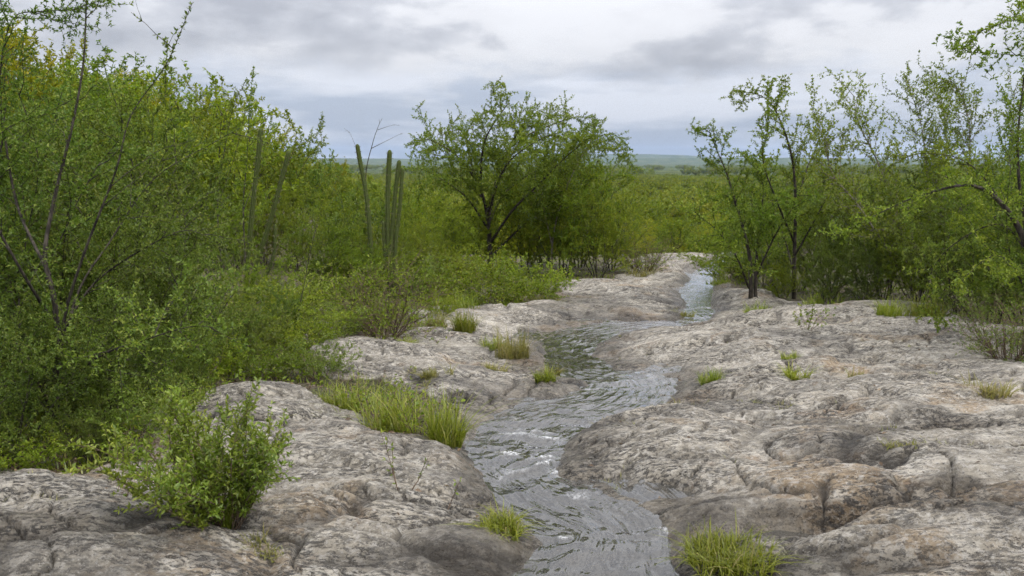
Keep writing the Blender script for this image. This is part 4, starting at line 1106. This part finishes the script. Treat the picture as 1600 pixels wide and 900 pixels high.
TUFTS = [
    ('bright grass clump growing at the very front right of the stream', 1135, 885, 38, 165, 700, None, 1.1),
    ('thin grass stalks under the bright front left bush', 345, 868, 100, 80, 70, None, .7),
    ('mossy flat grass tuft on the left rock edge beside the foam', 782, 838, 32, 80, 320, None, 1.2),
    ('tall pale grass clump in the hollow above the left whaleback rock', 694, 700, 74, 64, 240, None, .75),
    ('wide grass clump between the sapling and the left whaleback rock', 618, 685, 66, 110, 210, None, 1.0),
    ('darker grass clump behind the left dome of rock', 545, 655, 60, 120, 200, None, 1.1),
    ('round yellow-green grass tuft on the left bank below the low bushes', 730, 538, 34, 52, 260, None, .8),
    ('tall dry pale grass tuft on the left bank by the water', 800, 560, 42, 60, 260, M_DRY, .6),
    ('low dry tuft on the left slab just above the water', 775, 588, 18, 46, 150, M_DRY, 1.0),
    ('small grass tuft at the water edge below the tall dry grass', 850, 606, 24, 44, 160, None, .9),
    ('tiny tuft on a rock at the left water edge', 866, 580, 16, 22, 90, M_DRY, .9),
    ('mossy tuft on the slab end where the right bank meets the stream', 1105, 606, 26, 50, 200, None, 1.0),
    ('grass tuft beside the small upright seedling pool on the right slabs', 1245, 608, 22, 50, 180, None, 1.0),
    ('grass tuft growing out of the long narrow puddle at right', 1492, 695, 30, 55, 220, None, .9),
    ('grass clump on the right granite below the thicket', 1385, 520, 30, 60, 260, None, .8),
    ('wider grass clump on the right granite beneath the grey tree', 1445, 518, 34, 80, 320, None, .8),
    ('sparse dry tuft on the far right slab', 1545, 655, 26, 90, 160, M_DRY, 1.1),
    ('dry tuft in the stream by the whaleback rock', 935, 652, 18, 46, 110, M_DRY, 1.0),
    ('small tuft on the slab seam below the stream bend', 1075, 645, 16, 50, 110, M_DRY, 1.1),
    ('green tuft at the foot of the twin-stemmed tree', 1180, 496, 20, 60, 160, None, 1.0),
    ('tuft in the seam of the middle right slabs', 1340, 608, 16, 46, 100, M_DRY, 1.1),
    ('grass tuft at the very front left corner of the whaleback rock', 430, 890, 26, 110, 140, M_DRY, 1.0),
    ('tuft on the right slab above the narrow puddle', 1235, 585, 14, 40, 90, None, 1.1),
    ('low grass strip on the slab between the two left bank tufts', 764, 552, 20, 60, 150, None, 1.0),
    ('short grass in the seam below the twiggy brown shrub', 640, 556, 20, 70, 150, None, 1.1),
    ('sparse dry grass on the left slab above the hollow', 690, 618, 20, 70, 120, M_DRY, 1.1),
    ('green grass strip along the low bush edge at left centre', 720, 492, 22, 90, 200, None, 1.0),
    ('dry grass strip along the foot of the low bush nearest the stream', 850, 484, 18, 80, 160, M_DRY, 1.0),
    ('thin dry grass between the twiggy shrub and the round tuft', 680, 532, 22, 60, 130, M_DRY, .9),
    ('yellowish grass under the far twiggy shrub by the stream bend', 1000, 436, 14, 70, 160, M_DRY, .9),
    ('grass fringe on the right bank opposite the far bend', 1120, 446, 16, 60, 160, None, .9),
    ('grass fringe under the right-hand shrubs beside the tall straight tree', 1290, 488, 20, 90, 200, None, .9),
    ('tuft by the inner stream pool at the far bend', 1065, 492, 12, 40, 90, M_DRY, 1.0),
]
for i, (lab, u, v, hp, wp, n, mt, ln) in enumerate(TUFTS):
    tuft(lab, u, v, hp, wp, n, mt, ln, seed=i, w=.0022 + .0009 * (unproj(u, v)[1] / 4))
# grass and herbs that cover the soil: too many to count
def ground_cover():
    rng = np.random.RandomState(8)
    n = 60000
    y = np.exp(rng.uniform(math.log(3.5), math.log(30), n)); x = y * rng.uniform(-.95, .95, n)
    sm = soil_mask(x, y); k = (sm > .55) & (fbm(x * .9, y * .9, 3, 141) > -.25)
    x, y = x[k], y[k]
    z = terrain(x, y)
    h = rng.uniform(.04, .15, len(x)) * (.8 + .6 * np.clip(perlin(x * .7, y * .7, 143) + .4, 0, 1))
    n = len(x)
    az = rng.uniform(0, 6.28, n); ln = rng.uniform(.1, .9, n); w = .0028 * (1 + .10 * y)
    out = np.stack([np.cos(az), np.sin(az), 0 * az], 1); sd = np.stack([-np.sin(az), np.cos(az), 0 * az], 1)
    b = np.stack([x, y, z - .01], 1); V = []
    for t in (0, .5, 1.):
        c = b + out * (ln * h * t ** 1.7)[:, None] + np.array((0, 0, 1.)) * (h * (t - .3 * ln * t * t))[:, None]
        ww = (w * (1 - t ** 1.4) + .0003)[:, None]
        V += [c - sd * ww, c + sd * ww]
    V = np.stack(V, 1).reshape(-1, 3); i = np.arange(n) * 6
    Q = np.concatenate([np.stack([i, i + 1, i + 3, i + 2], -1), np.stack([i + 2, i + 3, i + 5, i + 4], -1)])
    tag(obj('grass', np_mesh('grass', V, Q, mat=M_GRASS, attrs={'tint': np.repeat(rng.uniform(0, 1, n), 6)})), 'thin green grass covering the soil among the shrubs', 'grass', kind='stuff')
    n = 45000
    y = np.exp(rng.uniform(math.log(3.5), math.log(28), n)); x = y * rng.uniform(-.95, .95, n)
    k = (soil_mask(x, y) > .55) & (fbm(x * 1.1 + 9, y * 1.1, 3, 145) > -.1)
    x, y = x[k], y[k]; z = terrain(x, y); n = len(x)
    P = Plant(); P.lp = [np.stack([x, y, z + rng.uniform(.0, .16, n)], 1)]
    d = rng.normal(0, 1, (n, 3)); d[:, 2] = np.abs(d[:, 2]) * .6; P.ld = [d / np.linalg.norm(d, axis=1)[:, None]]; P.ll = [rng.uniform(.02, .04, n) * (1 + .06 * y)]
    tag(obj('herbs', P.leaf_mesh(rng, 'herbs', M_L_BUSH, .55)), 'low leafy herbs carpeting the soil under the shrubs', 'herbs', kind='stuff')
ground_cover()
def seam_grass():
    rng = np.random.RandomState(28); n = 90000
    y = np.exp(rng.uniform(math.log(2.6), math.log(17), n)); x = y * rng.uniform(-.75, .9, n)
    x += rng.normal(0, .01, n)
    k = perlin(x * .8 + 3, y * .8, 151) > .12
    x, y = x[k], y[k]
    z, soil, sq, arc, off, wl, cell, crack, wet = terrain(x, y, True)
    k = (crack > .45) & (sq > 1.25) & (soil < .5) & (fbm(x * 2.3, y * 2.3, 2, 153) > .05)
    x, y, z = x[k], y[k], z[k]; n = len(x)
    m = 5
    x = np.repeat(x, m) + rng.normal(0, .012, n * m); y = np.repeat(y, m) + rng.normal(0, .012, n * m); z = np.repeat(z, m); n = len(x)
    h = rng.uniform(.015, .06, n); az = rng.uniform(0, 6.28, n); ln = rng.uniform(.2, 1.3, n); w = .0016 * (1 + .12 * y)
    out = np.stack([np.cos(az), np.sin(az), 0 * az], 1); sd = np.stack([-np.sin(az), np.cos(az), 0 * az], 1)
    b = np.stack([x, y, z - .008], 1); V = []
    for t in (0, .5, 1.):
        c = b + out * (ln * h * t ** 1.7)[:, None] + np.array((0, 0, 1.)) * (h * (t - .3 * ln * t * t))[:, None]
        ww = (w * (1 - t ** 1.4) + .0003)[:, None]
        V += [c - sd * ww, c + sd * ww]
    V = np.stack(V, 1).reshape(-1, 3); i = np.arange(n) * 6
    Q = np.concatenate([np.stack([i, i + 1, i + 3, i + 2], -1), np.stack([i + 2, i + 3, i + 5, i + 4], -1)])
    tag(obj('seam_grass', np_mesh('seam_grass', V, Q, mat=M_DRY, attrs={'tint': np.repeat(rng.uniform(0, 1, n), 6)})), 'short dry grass growing in the cracks of the granite', 'grass', kind='stuff')
seam_grass()
def litter():
    rng = np.random.RandomState(18); n = 42000
    y = np.exp(rng.uniform(math.log(3.2), math.log(16), n)); x = y * rng.uniform(-.95, .9, n)
    sm = soil_mask(x, y); k = rng.uniform(0, 1, n) < np.clip(sm * 1.1 + .012, 0, 1)
    x, y = x[k], y[k]; n = len(x); z = terrain(x, y)
    P = Plant(); P.lp = [np.stack([x, y, z + .004], 1)]
    d = rng.normal(0, 1, (n, 3)); d[:, 2] *= .15; P.ld = [d / np.linalg.norm(d, axis=1)[:, None]]; P.ll = [rng.uniform(.015, .045, n)]
    tag(obj('leaf_litter', P.leaf_mesh(rng, 'leaf_litter', M_LITTER, .45)), 'dry brown leaf litter lying on the soil under the shrubs', 'leaf litter', kind='stuff')
M_LITTER = mat_leaf('dead_leaf', (.060, .042, .026), (.19, .14, .085), (.30, .24, .16), .1, .02)
litter()

# ------------------------------------------------------------------ haze: the air over the plain
def haze():
    m, nt = new_mat('air'); t = NT(nt)
    pv = t.n('ShaderNodeVolumePrincipled')
    pv.inputs['Color'].default_value = (.55, .73, 1.0, 1); pv.inputs['Density'].default_value = 5.5e-5
    pv.inputs['Anisotropy'].default_value = 0.0
    t.out(None, pv.outputs[0])
    x0, x1, y0, y1, z0, z1 = -13000, 13000, -4000, 13500, -60, 190
    V = np.array([(x0, y0, z0), (x1, y0, z0), (x1, y1, z0), (x0, y1, z0), (x0, y0, z1), (x1, y0, z1), (x1, y1, z1), (x0, y1, z1)])
    Q = np.array([(0, 3, 2, 1), (4, 5, 6, 7), (0, 1, 5, 4), (1, 2, 6, 5), (2, 3, 7, 6), (3, 0, 4, 7)])
    tag(obj('haze', np_mesh('haze', V, Q, mat=m, smooth_=False)), kind='stuff')
haze()
if 0: print('TRIS', sum(len(m.loops) - 2 * len(m.polygons) for m in bpy.data.meshes))
